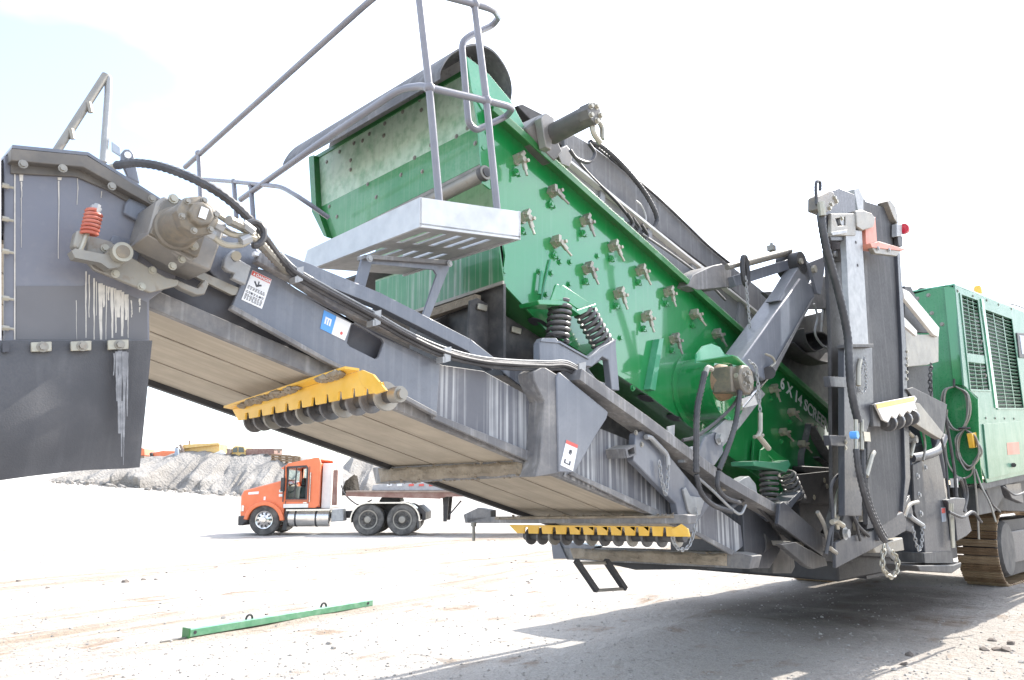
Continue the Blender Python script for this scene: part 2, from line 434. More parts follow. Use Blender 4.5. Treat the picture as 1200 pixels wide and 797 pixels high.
# ================================================================== SETTING
def ground_material():
    m = bpy.data.materials.new('gravel_ground'); m.use_nodes = True
    nt = m.node_tree; L = nt.links; bs = nt.nodes['Principled BSDF']
    co = _n(nt, 'ShaderNodeTexCoord')
    def nz(scale, detail=4, vec=None, rgh=.55):
        n = _n(nt, 'ShaderNodeTexNoise', Scale=scale, Detail=detail, Roughness=rgh)
        L.new(vec if vec is not None else co.outputs['Object'], n.inputs['Vector']); return n.outputs['Fac']
    def ramp(src, lo, hi, a=0.0, b=1.0):
        r = nt.nodes.new('ShaderNodeMapRange'); r.clamp = True
        for k, val in (('From Min', lo), ('From Max', hi), ('To Min', a), ('To Max', b)): r.inputs[k].default_value = val
        L.new(src, r.inputs['Value']); return r.outputs['Result']
    def mth(op, a, b=0.0):
        k = nt.nodes.new('ShaderNodeMath'); k.operation = op
        for i, s in enumerate((a, b)):
            if isinstance(s, float): k.inputs[i].default_value = s
            else: L.new(s, k.inputs[i])
        return k.outputs[0]
    def mix(a, b, fac):
        x = nt.nodes.new('ShaderNodeMix'); x.data_type = 'RGBA'
        for sock, val in (('A', a), ('B', b)):
            if isinstance(val, tuple): x.inputs[sock].default_value = (*val, 1)
            else: L.new(val, x.inputs[sock])
        if isinstance(fac, float): x.inputs['Factor'].default_value = fac
        else: L.new(fac, x.inputs['Factor'])
        return x.outputs['Result']
    # wheel tracks run from near left to far right
    mr = nt.nodes.new('ShaderNodeMapping'); mr.inputs['Rotation'].default_value = (0, 0, -math.atan2(.83, .55)); mp = nt.nodes.new('ShaderNodeMapping')
    mp.inputs['Scale'].default_value = (.10, 1.0, 1.0)
    L.new(co.outputs['Object'], mr.inputs['Vector']); L.new(mr.outputs[0], mp.inputs['Vector'])
    sep = nt.nodes.new('ShaderNodeSeparateXYZ'); L.new(mp.outputs[0], sep.inputs[0])
    across = sep.outputs['Y']                                     # metres across the tracks
    sp = nt.nodes.new('ShaderNodeSeparateXYZ'); L.new(co.outputs['Object'], sp.inputs[0])
    rt_ = nt.nodes.new('ShaderNodeMapping'); rt_.inputs['Rotation'].default_value = (0, 0, R(-45)); L.new(co.outputs['Object'], rt_.inputs['Vector'])
    sl_ = nt.nodes.new('ShaderNodeSeparateXYZ'); L.new(rt_.outputs[0], sl_.inputs[0])
    big, mid, fin, grain = nz(.22, 4), nz(1.3, 5), nz(14.0, 5), nz(70.0, 3)
    strk = nz(1.6, 5, mp.outputs[0]); strk2 = nz(5.5, 4, mp.outputs[0])
    base = mix((.41, .375, .335), (.55, .52, .48), ramp(big, .35, .62))
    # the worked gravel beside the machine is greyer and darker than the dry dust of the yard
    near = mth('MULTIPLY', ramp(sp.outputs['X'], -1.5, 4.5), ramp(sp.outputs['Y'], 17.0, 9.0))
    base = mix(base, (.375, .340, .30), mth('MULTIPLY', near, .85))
    def band(c, wd):
        d = mth('ABSOLUTE', mth('SUBTRACT', across, c)); return ramp(d, wd, wd * .35)
    trk = mth('MAXIMUM', mth('MULTIPLY', band(13.9, 1.6), ramp(strk, .25, .55, .35, 1.0)), mth('MULTIPLY', band(9.0, 3.6), ramp(strk, .44, .60)))
    trk = mth('MULTIPLY', trk, ramp(strk2, .3, .6, .25, .9))
    col = mix(base, (.31, .235, .165), mth('MULTIPLY', trk, .95))
    # scattered reddish brown scraps of soil
    patch = mth('MULTIPLY', ramp(mid, .55, .66), ramp(strk2, .44, .58))
    col = mix(col, (.27, .195, .135), mth('MULTIPLY', patch, .85))
    col = mix(col, (.20, .17, .15), mth('MULTIPLY', ramp(fin, .645, .70), .55))
    # shade under the machine, painted into the ground colour between the crawler tracks
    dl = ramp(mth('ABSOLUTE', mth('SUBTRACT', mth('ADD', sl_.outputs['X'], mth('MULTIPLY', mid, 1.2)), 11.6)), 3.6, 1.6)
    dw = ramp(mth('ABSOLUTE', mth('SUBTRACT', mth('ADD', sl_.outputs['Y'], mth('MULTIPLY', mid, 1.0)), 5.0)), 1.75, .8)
    under_shade = mth('MULTIPLY', mth('MULTIPLY', dl, dw), ramp(mid, .22, .5, .55, 1.0))
    col = mix(col, (.105, .085, .068), mth('MULTIPLY', under_shade, .85))
    g = ramp(grain, .25, .75, .70, 1.22)
    vm = nt.nodes.new('ShaderNodeMix'); vm.data_type = 'RGBA'; vm.blend_type = 'MULTIPLY'; vm.inputs['Factor'].default_value = 1
    cmb = nt.nodes.new('ShaderNodeCombineColor')
    for k in range(3): L.new(g, cmb.inputs[k])
    L.new(col, vm.inputs['A']); L.new(cmb.outputs[0], vm.inputs['B'])
    L.new(vm.outputs['Result'], bs.inputs['Base Color'])
    bs.inputs['Roughness'].default_value = .95; bs.inputs['Specular IOR Level'].default_value = .15
    # cleat prints left by the crawler tracks, and wheel ruts
    rot = nt.nodes.new('ShaderNodeMapping'); rot.inputs['Rotation'].default_value = (0, 0, R(-45)); L.new(co.outputs['Object'], rot.inputs['Vector'])
    sl = nt.nodes.new('ShaderNodeSeparateXYZ'); L.new(rot.outputs[0], sl.inputs[0])
    wob = nz(2.0, 2)
    cl = mth('SINE', mth('MULTIPLY', mth('ADD', sl.outputs['X'], mth('MULTIPLY', wob, .12)), 33.0))
    def lane(c, wd):
        d = mth('ABSOLUTE', mth('SUBTRACT', mth('ADD', sl.outputs['Y'], mth('MULTIPLY', wob, .3)), c)); return ramp(d, wd, wd * .7)
    prints = mth('MULTIPLY', mth('MULTIPLY', cl, mth('MAXIMUM', lane(3.25, .30), lane(5.8, .30))), ramp(mid, .40, .58))
    hgt = mth('ADD', mth('ADD', mth('MULTIPLY', fin, 1.0), mth('MULTIPLY', prints, .18)), mth('MULTIPLY', mth('MULTIPLY', strk2, trk), 2.0))
    hgt = mth('ADD', hgt, mth('MULTIPLY', nz(4.5, 4), 1.2))
    b1 = _n(nt, 'ShaderNodeBump', Strength=.75, Distance=.05); L.new(hgt, b1.inputs['Height'])
    b2 = _n(nt, 'ShaderNodeBump', Strength=.6, Distance=.012); L.new(grain, b2.inputs['Height']); L.new(b1.outputs[0], b2.inputs['Normal'])
    L.new(b2.outputs[0], bs.inputs['Normal'])
    MATS['ground'] = m
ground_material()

def sstep(a, b, x):
    t = max(0.0, min(1.0, (x - a) / (b - a))); return t * t * (3 - 2 * t)
def rise(x, y):                                                  # the yard climbs a little towards the heaps
    return sstep(31, 64, y) * (.95 + 1.3 * sstep(-17, -40, x) - .7 * sstep(0, 30, x))
def ground_z(x, y):
    r = math.hypot(x, y)
    z = .035 * noise.noise(Vector((x * .35, y * .35, 0))) + .016 * noise.noise(Vector((x * 1.6, y * 1.6, 3)))
    z *= 1.0 if r < 40 else 40 / r
    z += rise(x, y)
    # low windrow of loose gravel in front of the machine
    a, b = GW[0], GW[1]; d = (b - a); t = max(0, min(1, ((Vector((x, y)) - a).dot(d)) / d.length_squared))
    q = (Vector((x, y)) - a - d * t).length
    z += .075 * math.exp(-(q / .22) ** 2) * (.6 + .5 * noise.noise(Vector((x * 3, y * 3, 9)))) * math.sin(math.pi * (.1 + .85 * t))
    return z
_a = Zp(690, 768); _b = Zp(858, 718); GW = (Vector((_a.x, _a.y)), Vector((_b.x, _b.y)))
def axis(fine0, fine1, step, far):
    v = list(np.arange(fine0, fine1, step)); k = step
    hi = v[-1]; out = []
    while hi < far: k *= 1.16; hi += k; out.append(hi)
    k = step; lo = v[0]; low = []
    while lo > -far: k *= 1.16; lo -= k; low.append(lo)
    return low[::-1] + v + out
gx, gy = axis(-9, 12, .13, 2500), axis(2, 26, .13, 2500)
mb = MB(); nx = len(gx)
gv = [(x, y, ground_z(x, y)) for y in gy for x in gx]
gf = [(j * nx + i, j * nx + i + 1, (j + 1) * nx + i + 1, (j + 1) * nx + i) for j in range(len(gy) - 1) for i in range(nx - 1)]
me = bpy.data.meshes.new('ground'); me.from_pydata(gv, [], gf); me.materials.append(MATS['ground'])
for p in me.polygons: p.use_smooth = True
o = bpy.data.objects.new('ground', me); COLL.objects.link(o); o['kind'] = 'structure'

rnd = random.Random(3)
pb = MB()
for i in range(5500):                                            # loose pebbles on the nearer ground
    v = 640 + 200 * rnd.random() ** .8; u = rnd.uniform(-60, 1260); p = Zp(u, v)
    if p.y > 20: continue
    r = .0045 + .012 * rnd.random() ** 3 * (1.0 if rnd.random() < .97 else 2.6)
    p.z = ground_z(p.x, p.y) + r * .2
    pb.ico(p, r, .3, .7, rnd)
o = solo('pebbles', pb, 'pebble', None, None); o['kind'] = 'stuff'

cb = MB(); rnd = random.Random(8)
for i in range(900):                                             # scraps of brown soil thrown up along the wheel tracks
    al = rnd.uniform(6, 40); c_ = rnd.choice([rnd.gauss(13.9, .5), rnd.gauss(9.3, 1.3), rnd.gauss(11.5, 1.0), rnd.gauss(7.6, .8)])
    c_ += .7 * noise.noise(Vector((al * .3, c_ * .3, 2)))
    if noise.noise(Vector((al * .55, c_ * .9, 5))) < .12: continue
    x, y = .552 * al - .834 * c_, .834 * al + .552 * c_
    if y < 6 or y > 30: continue
    r = .008 + .035 * rnd.random() ** 3
    cb.ico(Vector((x, y, ground_z(x, y) + r * .1)), r, .45, .5, rnd)
o = solo('soil_clods', cb, 'stone', 'scraps of brown soil along the wheel tracks', None); o['kind'] = 'stuff'
stones = [(1154, 761, .05, 'dark rounded stone, leftmost of the loose group on the sunlit gravel'),
          (1171, 761, .065, 'dark stone in the middle of the loose group on the sunlit gravel'),
          (1179, 762, .06, 'dark stone touching its neighbour in the loose group on the sunlit gravel'),
          (1164, 750, .05, 'flat dark stone at the top of the loose group on the sunlit gravel'),
          (1184, 755, .05, 'small dark stone at the right of the loose group on the sunlit gravel'),
          (1066, 769, .045, 'lone dark stone on the sunlit gravel near the shadow edge'),
          (1060, 781, .04, 'lone brown stone lowest on the sunlit gravel at lower right'),
          (145, 683, .07, 'brown clod of soil lying on the white ground, left of the green beam'),
          (168, 680, .05, 'dark clod of soil beside the larger brown clod on white ground')]
for u, v, r, lab in stones:
    p = Zp(u, v); s = MB(); rr = random.Random(int(u)); s.ico(Vector((p.x, p.y, ground_z(p.x, p.y) + r * .12)), r, .42, .55, rr)
    solo('stone', s, 'stone', lab, 'stone', 'loose stones on the gravel', bev=.004)

# ---- spoil heaps: eroded face of pale fines with a level top
def pile_material():
    return mat('pile_fines', (.27, .25, .225), .95, dust=.6, dustc=(.40, .38, .35), dscale=.35, fine=3.0, bump=.8, bscale=4.0, rock=.4, var=.15)
pile_material()
def heap(name, u0, u1, Y, top, depth, seed, base=0.0, flute=1.0):
    x0, x1 = (u0 - 600) / 917 * Y, (u1 - 600) / 917 * Y
    nx, ny = int((x1 - x0) / .16), 60; vs = []
    for j in range(ny):
        t = j / (ny - 1)
        for i in range(nx):
            s = i / (nx - 1); x = x0 + (x1 - x0) * s
            h = top(s) - 1.0
            # slope with gullies: the face steps back more where a gully runs
            g = 1 - abs(noise.noise(Vector((x * .42 + seed, t * .5, seed)))) * 1.9
            g2 = 1 - abs(noise.noise(Vector((x * 1.3 + seed, t * .9, 4 + seed)))) * 1.7
            k = min(1, t / .62)
            prof = k ** 1.15
            y = Y + depth * t - (g * 1.7 + g2 * 1.0 + .9 * noise.noise(Vector((x * .9, t * 4, seed + 8))) + .5 * noise.noise(Vector((x * 2.4, t * 9, seed + 3)))) * flute * math.sin(math.pi * min(1, k)) ** .7
            lump = max(0, noise.noise(Vector((x * .22 + seed * 3, 1.7, seed)))) * 1.3 * math.exp(-((t - .22) / .16) ** 2)
            y -= lump * 4.0
            z = base + h * prof + .16 * noise.noise(Vector((x * 1.1, t * 6, seed))) + .12 * noise.noise(Vector((x * 3.1, t * 14, seed))) + lump * .9
            if t > .8: z -= (t - .8) * 5 * h
            z += rise(x, y)
            if j == 0: z = rise(x, y) - .5
            vs.append((x, y, z))
    fs = [(j * nx + i, j * nx + i + 1, (j + 1) * nx + i + 1, (j + 1) * nx + i) for j in range(ny - 1) for i in range(nx - 1)]
    me = bpy.data.meshes.new(name); me.from_pydata(vs, [], fs); me.materials.append(MATS['pile_fines'])
    for p in me.polygons: p.use_smooth = True
    me.set_sharp_from_angle(angle=R(50))
    o = bpy.data.objects.new(name, me); COLL.objects.link(o); o['kind'] = 'structure'
def pz(v, Y): return CAM_H + (573.4 - v) / 917 * Y
HY = 62.0
def top1(s):
    u = 40 + s * 350
    pts = [(40, 564), (90, 553), (140, 545), (165, 538), (190, 536), (235, 537), (300, 534), (330, 537), (352, 541), (390, 556)]
    for (a, va), (b, vb) in zip(pts, pts[1:]):
        if u <= b: v = va + (vb - va) * (u - a) / (b - a); break
    else: v = 556
    return max(.1, pz(v, HY + 7) + .6) 
heap('spoil_heap', 40, 390, HY, top1, 12, 5.3, -.6)
def top2(s):
    u = 372 + s * 130
    return pz(540 + 6 * math.sin(u * .09) - 4 * math.sin(u * .21), 84) + .6
heap('spoil_heap', 372, 505, 76, top2, 12, 11.7, -.6)

rb = MB(); rr = random.Random(21)
for k in range(420):                                             # broken rock along the foot of the heaps
    u = rr.uniform(60, 400); Y = HY - rr.uniform(-1.5, 3.0); p = Yp(u, 575, Y); r = .05 + .30 * rr.random() ** 4
    rb.ico(Vector((p.x, p.y, rise(p.x, p.y) + r * .2)), r, .4, .7, rr)
me = rawmesh('rubble', rb, 'pile_fines'); o = bpy.data.objects.new('rubble', me); COLL.objects.link(o); o['kind'] = 'stuff'; o['label'] = 'broken rock along the foot of the spoil heap'
# ================================================================== BACKGROUND MACHINES on the heap
def zone(u, v, Y): return Yp(u, v, Y)
def ypl(mbx, px, Y, t): return mbx.plate([Yp(u, v, Y) for u, v in px], Vector((0, t, 0)))
def track_base(Y, u0, u1, v0, v1, t, parent=None):
    c = MB(); h = (v1 - v0)
    ypl(c, [(u0, v1 - h * .4), (u0 + h * .4, v0), (u1 - h * .4, v0), (u1, v1 - h * .4), (u1 - h * .5, v1), (u0 + h * .5, v1)], Y, t)
    return c
YB = 69.5
root('crawler_dozer', Yp(235, 536, YB), 'dusty yellow crawler machine parked on top of the white spoil heap', 'earthmover')
b = MB(); ypl(b, [(213, 534), (216, 524), (257, 520), (257, 531), (250, 534)], YB, 2.2); part('body', b, 'cat_yellow', bev=.05)
b = MB(); ypl(b, [(212, 526), (215, 521), (256, 519), (256.5, 521)], YB - .3, .4); part('guard_rail', b, 'cat_yellow')
part('track_frame', track_base(YB - .4, 218, 252, 531, 537, 3.0), 'rust_steel', bev=.05)
b = MB()
b.tube([Yp(208, 537, YB - .6), Yp(207, 524, YB - .6)], .10, 6); b.tube([Yp(207, 524, YB - .6), Yp(214, 533, YB - .6)], .12, 6); b.tube([Yp(211, 521, YB - .6), Yp(217, 534, YB - .6)], .13, 6)
part('lift_arm', b, 'brown_machine')
b = MB(); ypl(b, [(205, 525), (208, 525), (209, 537), (204, 537)], YB - 1.2, .3); part('blade', b, 'pale_blue_steel')
b = MB(); ypl(b, [(249, 532), (258, 528), (263, 532), (258, 536), (251, 536)], YB - .5, .6); part('ripper', b, 'pale_paint')
b = MB(); b.tube([Yp(222, 522, YB), Yp(222, 516, YB)], .08, 6); part('exhaust', b, 'brown_machine')
root('tank_trailer', Yp(190, 537, YB + 2), 'low red rounded vehicle body beside the yellow machine on the heap', 'vehicle')
b = MB(); ypl(b, [(176, 534), (180, 530), (190, 528), (208, 528.5), (215, 531), (214, 536), (178, 536.5)], YB + 2, 2.2); part('body', b, 'orange_paint', bev=.15)
b = MB(); ypl(b, [(177, 535.5), (213, 535), (213, 538), (177, 538.5)], YB + 2.2, 1.8); part('chassis', b, 'brown_machine')
b = MB(); ypl(b, [(175, 531.5), (177.5, 530), (179, 535), (176, 536)], YB + 1.8, .4); part('nose', b, 'black_part')
root('red_container', Yp(168, 536, YB + 2), 'small red box at the left end of the heap next to the hanging rubber flap', 'container')
b = MB(); ypl(b, [(163, 524), (169, 526), (169, 534), (163, 534)], YB + 2, 2.2); part('body', b, 'orange_paint', bev=.05)
b = MB(); ypl(b, [(163, 534), (169, 534), (169, 538), (163, 538)], YB + 2.1, 2); part('base', b, 'brown_machine')
root('articulated_hauler', Yp(285, 537, YB), 'brown hauler with dark cab and long flat body, right of the yellow machine', 'truck')
b = MB(); ypl(b, [(272, 525), (275, 522.5), (286, 523), (288, 531), (288, 536), (270, 536), (270, 531)], YB, 2.4); part('cab', b, 'cat_yellow', bev=.06)
b = MB(); ypl(b, [(273, 525.5), (278, 524), (278, 530), (272.5, 530)], YB - .06, .05); ypl(b, [(279.5, 524), (285, 524.5), (286, 530), (279.5, 530)], YB - .06, .05); part('window', b, 'glass_dark')
b = MB(); ypl(b, [(288, 526), (321, 525.5), (321, 534), (288, 536)], YB, 2.6); part('bed', b, 'red_brown', bev=.06)
b = MB(); ypl(b, [(265, 526), (270, 526), (271, 530), (268, 535), (263, 535), (266, 530)], YB - .3, .5); part('bucket_arm', b, 'brown_machine')
for u in (274, 284, 298, 312):
    b = MB(); b.cyl(Yp(u, 536, YB - .4), Yp(u, 536, YB) + Vector((0, .3, 0)), .30, seg=14); part('wheel', b, 'tyre')
b = MB(); b.tube([Yp(321, 527, YB), Yp(331, 527, YB)], .09, 6); b.tube([Yp(327, 526, YB), Yp(327, 531, YB)], .12, 6); part('tail_boom', b, 'brown_machine')
root('parts_rack', Yp(335, 541, YB - 2), 'low brown steel rack lying on the heap above the orange truck cab', 'rack')
for k in range(3):
    b = MB(); b.bar(Yp(318, 533 + k * 3, YB - 2), Yp(352, 536 + k * 2.4, YB - 2), .25, .16); part('rail', b, 'rust_steel')
for u in (320, 328, 336, 344, 351):
    b = MB(); b.bar(Yp(u, 533 + (u - 318) * .09, YB - 1.9), Yp(u, 543, YB - 1.9), .14, .2, EL); part('post', b, 'rust_steel')

# ================================================================== ROAD TRACTOR (faces left)
TY = 27.0
tp = Zp(308, 628); TY = tp.y
k_t = TY / 917.0 * 1.0                                             # metres per photo pixel at the truck
T0 = Vector((tp.x, TY, 0))
def tt(u, v, dy=0.0): return Vector((T0.x + (u - 308) * k_t, TY + dy, (628.5 - v) * k_t))
def tpl(mbx, px, dy, t, holes=()): return mbx.plate([tt(u, v, dy) for u, v in px], Vector((0, t, 0)), [[tt(u, v, dy) for u, v in h] for h in holes])
truck = root('road_tractor', Vector((tt(380, 628).x, TY + 1.2, 0)), 'orange day cab road tractor standing behind the machine, facing left', 'truck')
def arc_px(u, v, r, a0, a1, n): return [(u + r * math.cos(R(a0 + (a1 - a0) * i / n)), v - r * math.sin(R(a0 + (a1 - a0) * i / n))) for i in range(n + 1)]
hoodpx = [(278.5, 606), (278, 583), (281, 577), (326, 565), (329, 568), (330, 604)] + arc_px(308, 613, 19.5, 15, 172, 10)
b = MB(); tpl(b, hoodpx, .10, 2.1); part('hood', b, 'orange_paint', bev=.05)
b = MB(); tpl(b, [(279.5, 578.5), (326, 564.6), (326, 563.6), (279.5, 577.4)], .6, 1.1); part('hood_top_trim', b, 'pale_paint')
b = MB(); tpl(b, [(287, 579), (299, 578), (299, 581), (287, 581.6)], .085, .02); part('emblem_plate', b, 'label_white')
b = MB(); tpl(b, [(280, 594), (283, 594), (283, 601), (280, 601)], .08, .05); part('headlight', b, 'chrome', bev=.01)
b = MB(); tpl(b, [(305.5, 584), (307.5, 584), (307.5, 588), (305.5, 588)], .08, .04); part('side_marker', b, 'label_white')
fen = arc_px(308, 613, 23.5, 5, 172, 12) + arc_px(308, 613, 19, 172, 5, 12)
b = MB(); tpl(b, fen, -.06, .5); part('fender', b, 'orange_paint', bev=.03)
b = MB(); tpl(b, [(277, 606), (290, 606), (288, 613), (285, 614), (284, 617), (277.5, 617)], .05, 2.2); part('bumper', b, 'black_part', bev=.03)
b = MB(); tpl(b, [(276.3, 607), (277.4, 607), (277.4, 610), (276.3, 610)], .3, 1.7); part('bumper_trim', b, 'chrome')
cabpx = [(327, 596), (327.5, 550), (331, 545.5), (364, 538.4), (368, 539), (370, 545), (370, 594), (366, 597)]
win = [(332, 586.5), (332, 550), (353, 548.8), (355, 551), (355, 586.5)]
b = MB(); tpl(b, cabpx, .12, .12, [win]); part('cab_side', b, 'orange_paint', bev=.02)
b = MB(); tpl(b, cabpx, 2.05, .12, [win]); part('cab_side', b, 'orange_paint', bev=.02)
b = MB(); tpl(b, [(328, 549.6), (331, 545.2), (364, 538.2), (368, 538.8), (368, 541), (331, 548)], .24, 1.8); part('roof', b, 'orange_paint', bev=.03)
b = MB(); tpl(b, [(363, 545), (369.5, 545), (369.5, 596), (363, 596)], .24, 1.8); part('cab_back', b, 'orange_paint')
b = MB(); tpl(b, [(327.5, 572), (331, 572), (331, 596), (327.5, 596)], .24, 1.8); part('dashboard', b, 'black_part')
b = MB(); tpl(b, win, .15, .02); o = part('side_window', b, 'glass_dark')
gm = bpy.data.materials.new('cab_glass'); gm.use_nodes = True
q = gm.node_tree.nodes['Principled BSDF']; q.inputs['Transmission Weight'].default_value = 1.0; q.inputs['Roughness'].default_value = 0.0
q.inputs['IOR'].default_value = 1.05; q.inputs['Base Color'].default_value = (.75, .9, .88, 1); o.data.materials[0] = gm
b = MB(); tpl(b, [(331, 587.5), (331, 549), (353.5, 547.6), (356, 550.5), (356, 587.5)], .105, .03, [[(333, 586), (333, 551), (352.8, 550), (354, 552), (354, 586)]]); part('window_frame', b, 'black_part')
b = MB(); tpl(b, [(342, 587), (343, 573), (347, 571), (352, 573), (354, 587)], .55, .5); tpl(b, [(343, 573), (344, 562), (348, 562), (349, 573)], .6, .4); part('seat', b, 'black_part', bev=.05)
b = MB(); b.tube([tt(333 + 4.5 * math.cos(a), 574 - 5 * math.sin(a), .6 + .2 * math.sin(a)) for a in [i * .5236 for i in range(12)]], .02, 6, closed=True); part('steering_wheel', b, 'black_part')
b = MB(); tpl(b, [(340, 586), (341, 551), (342.4, 551), (341.4, 586)], .13, .03); part('window_divider', b, 'black_part')
for vv in (577.5, 582.5):
    b = MB(); b.box(tt(326.5, vv, -.02), Vector((.055, 0, 0)), Vector((0, .06, 0)), Vector((0, 0, .045))); part('mirror_light', b, 'pale_paint', bev=.015)
b = MB(); b.tube([tt(329, 549, 0), tt(329, 590, 0)], .022, 6); b.box(tt(328.6, 570, -.06), Vector((.05, 0, 0)), Vector((0, .09, 0)), Vector((0, 0, .22))); part('mirror', b, 'black_part')
b = MB()
for p, q in (((331, 589), (356.5, 589)), ((357.5, 549), (357.5, 597)), ((331, 589), (331, 597))): b.bar(tt(*p, .118), tt(*q, .118), .018, .018)
part('door_seam', b, 'black_part', kind='stuff')
b = MB(); b.box(tt(354, 591, .10), Vector((.06, 0, 0)), Vector((0, .02, 0)), Vector((0, 0, .018))); part('door_handle', b, 'chrome')
b = MB(); b.tube([tt(359.5, 556, .07), tt(359.5, 590, .07)], .018, 6); part('grab_rail', b, 'chrome')
b = MB(); tpl(b, [(322, 551), (331, 546), (332, 549), (327, 553)], .2, 1.9); part('sun_visor', b, 'orange_paint', bev=.02)
b = MB(); tpl(b, [(329, 592.5), (358, 592), (358, 596.5), (329, 597)], .07, .04); part('sill_trim', b, 'pale_paint')
b = MB(); tpl(b, [(328, 597), (366, 597), (362, 605), (330, 605)], .2, 1.9); part('cab_floor', b, 'black_part')
b = MB(); b.lathe(tt(334, 608.5, .38), Vector((1, 0, 0)), [(0, .22), (.02, .29), (48 * k_t, .29), (48 * k_t + .02, .22)], 20); tk = part('fuel_tank', b, 'chrome')
for u in (342, 366):
    b = MB(); b.lathe(tt(u, 608.5, .38), Vector((1, 0, 0)), [(0, .296), (.06, .296)], 20); part('tank_strap', b, 'black_part', tk)
b = MB(); tpl(b, [(333, 598.5), (384, 598), (384, 600), (333, 600.5)], .02, .5); part('running_board', b, 'chrome')
b = MB(); tpl(b, [(385, 599), (398, 598), (400, 612), (385, 613)], .15, .5); part('battery_box', b, 'galvanised', bev=.02)
b = MB(); tpl(b, [(331, 600), (334, 600), (334, 622), (329, 622)], .1, .5); part('mud_flap', b, 'black_part')
b = MB(); tpl(b, [(300, 603), (490, 600), (490, 608), (300, 611)], .75, .12); part('frame_rail', b, 'black_part')
b = MB(); tpl(b, [(300, 603), (490, 600), (490, 608), (300, 611)], 1.55, .12); part('frame_rail', b, 'black_part')
b = MB(); tpl(b, [(371, 545), (382, 545), (382, 598), (371, 598)], .35, 1.7); part('sleeper_panel', b, 'pale_paint', bev=.03)
b = MB(); b.cyl(tt(386.5, 594, .35), tt(386.5, 553, .35), .085, seg=12); ex = part('exhaust_muffler', b, 'red_brown')
b = MB(); b.cyl(tt(387.3, 554, .35), tt(387.3, 528, .35), .035, seg=10); part('exhaust_pipe', b, 'chrome', ex)
b = MB(); b.tube(dense([tt(392, 570, .5), tt(398, 582, .5), tt(414, 594, .6), tt(428, 588, .8)], 20), .022, 6); part('air_hose', b, 'rubber')
fl = arc_px(429, 611, 20, 100, 190, 5)[::-1] + arc_px(469, 611, 20, 80, -5, 5)
fl2 = [(u, v + 1.6) for u, v in fl]
fl = arc_px(429, 611, 21, 188, 100, 6) + arc_px(469, 611, 21, 82, -2, 6) + arc_px(469, 611, 19.4, -2, 82, 6) + arc_px(429, 611, 19.4, 100, 188, 6)
b = MB(); tpl(b, fl, -.02, .62); part('rear_fender', b, 'chrome')
b = MB(); tpl(b, [(486, 594), (495, 602), (495, 611), (491, 611), (491, 604), (486, 603)], .3, 1.8); part('tail_bracket', b, 'black_part')
b = MB(); tpl(b, [(486, 602), (488, 602), (489, 620), (486.5, 620)], .0, .6); part('rear_mud_flap', b, 'black_part')
b = MB(); tpl(b, [(437, 590), (440, 585), (455, 583), (461, 585), (463, 590), (455, 591), (444, 591)], .7, 1.0); tpl(b, [(440, 591), (460, 591), (456, 600), (446, 600)], .75, .9); part('fifth_wheel', b, 'black_part', bev=.03)
def truck_wheel(u, dy, r, wd, front):
    c = tt(u, 628.5 - r / k_t, dy); ax = Vector((0, -1, 0))
    b = MB(); b.lathe(c + Vector((0, wd, 0)), ax, [(0, r * .62), (.01, r * .9), (.05, r * .985), (wd * .5, r), (wd - .05, r * .985), (wd - .012, r * .92), (wd, r * .68), (wd - .03, r * .60)], 32)
    for k in range(32):
        pass
    ty = part('tyre', b, 'tyre')
    b = MB()
    if front: b.lathe(c + Vector((0, .05, 0)), ax, [(0, r * .6), (.02, r * .6), (.06, r * .57), (.05, r * .50), (.03, r * .46), (.09, r * .20), (.14, r * .16), (.15, .01)], 24)
    else: b.lathe(c + Vector((0, .05, 0)), ax, [(-.03, r * .61), (.05, r * .61), (.045, r * .54), (-.02, r * .50), (-.03, r * .30), (.03, r * .26), (.12, r * .20), (.13, .01)], 24)
    part('rim', b, 'chrome' if front else 'worn_steel', ty)
    b = MB()
    for k in range(10):
        a = k * math.pi / 5; q = c + Vector((math.cos(a), 0, math.sin(a))) * r * (.40 if front else .36)
        b.cyl(q + Vector((0, .06, 0)), q + Vector((0, -.03, 0)), .03 if front else .028, seg=6)
    part('wheel_nuts', b, 'black_part', ty)
for dy in (.02, 1.95): truck_wheel(308, dy, 18 * k_t, .30, True)
for u in (429, 469):
    for dy in (.02, 1.68): truck_wheel(u, dy, 18.3 * k_t, .56, False)
b = MB()
for u in (308, 429, 469): b.cyl(tt(u, 611, .2), tt(u, 611, 2.1), .09, seg=8)
part('axle', b, 'black_part')

root('flatbed_trailer', Vector((tt(560, 628).x, TY + 1.2, 0)), 'rusty brown flatbed trailer with landing leg hitched behind the orange tractor', 'trailer')
b = MB(); tpl(b, [(402, 579), (940, 579), (940, 584), (520, 584), (512, 586.5), (402, 583.5)], .05, .12); part('side_rail', b, 'red_brown')
b = MB(); tpl(b, [(402, 577), (940, 577), (940, 579), (402, 579)], .0, 2.5); part('deck', b, 'brown_machine')
b = MB(); tpl(b, [(402, 579), (940, 579), (940, 584), (402, 583.5)], 2.3, .12); part('side_rail', b, 'red_brown')
for dy in (.4, 1.9):
    b = MB(); tpl(b, [(514, 583), (522, 583), (521, 595), (519.5, 613), (515.5, 613), (515, 595)], dy, .16); part('landing_leg', b, 'black_part', bev=.01)
b = MB(); b.tube([tt(521, 607, .45), tt(536, 589, .6)], .025, 6); part('leg_brace', b, 'black_part')
for u in (860, 902):
    for dy in (.02, 1.7):
        c = tt(u, 611, dy); b = MB(); b.lathe(c + Vector((0, .5, 0)), Vector((0, -1, 0)), [(0, .3), (.02, .5), (.48, .52), (.5, .34), (.42, .3), (.42, .05)], 20); part('wheel', b, 'tyre')
root('steel_plates', tt(470, 577, 1.0), 'silver stack of sheet steel with red and white markers carried on the flatbed trailer', 'cargo')
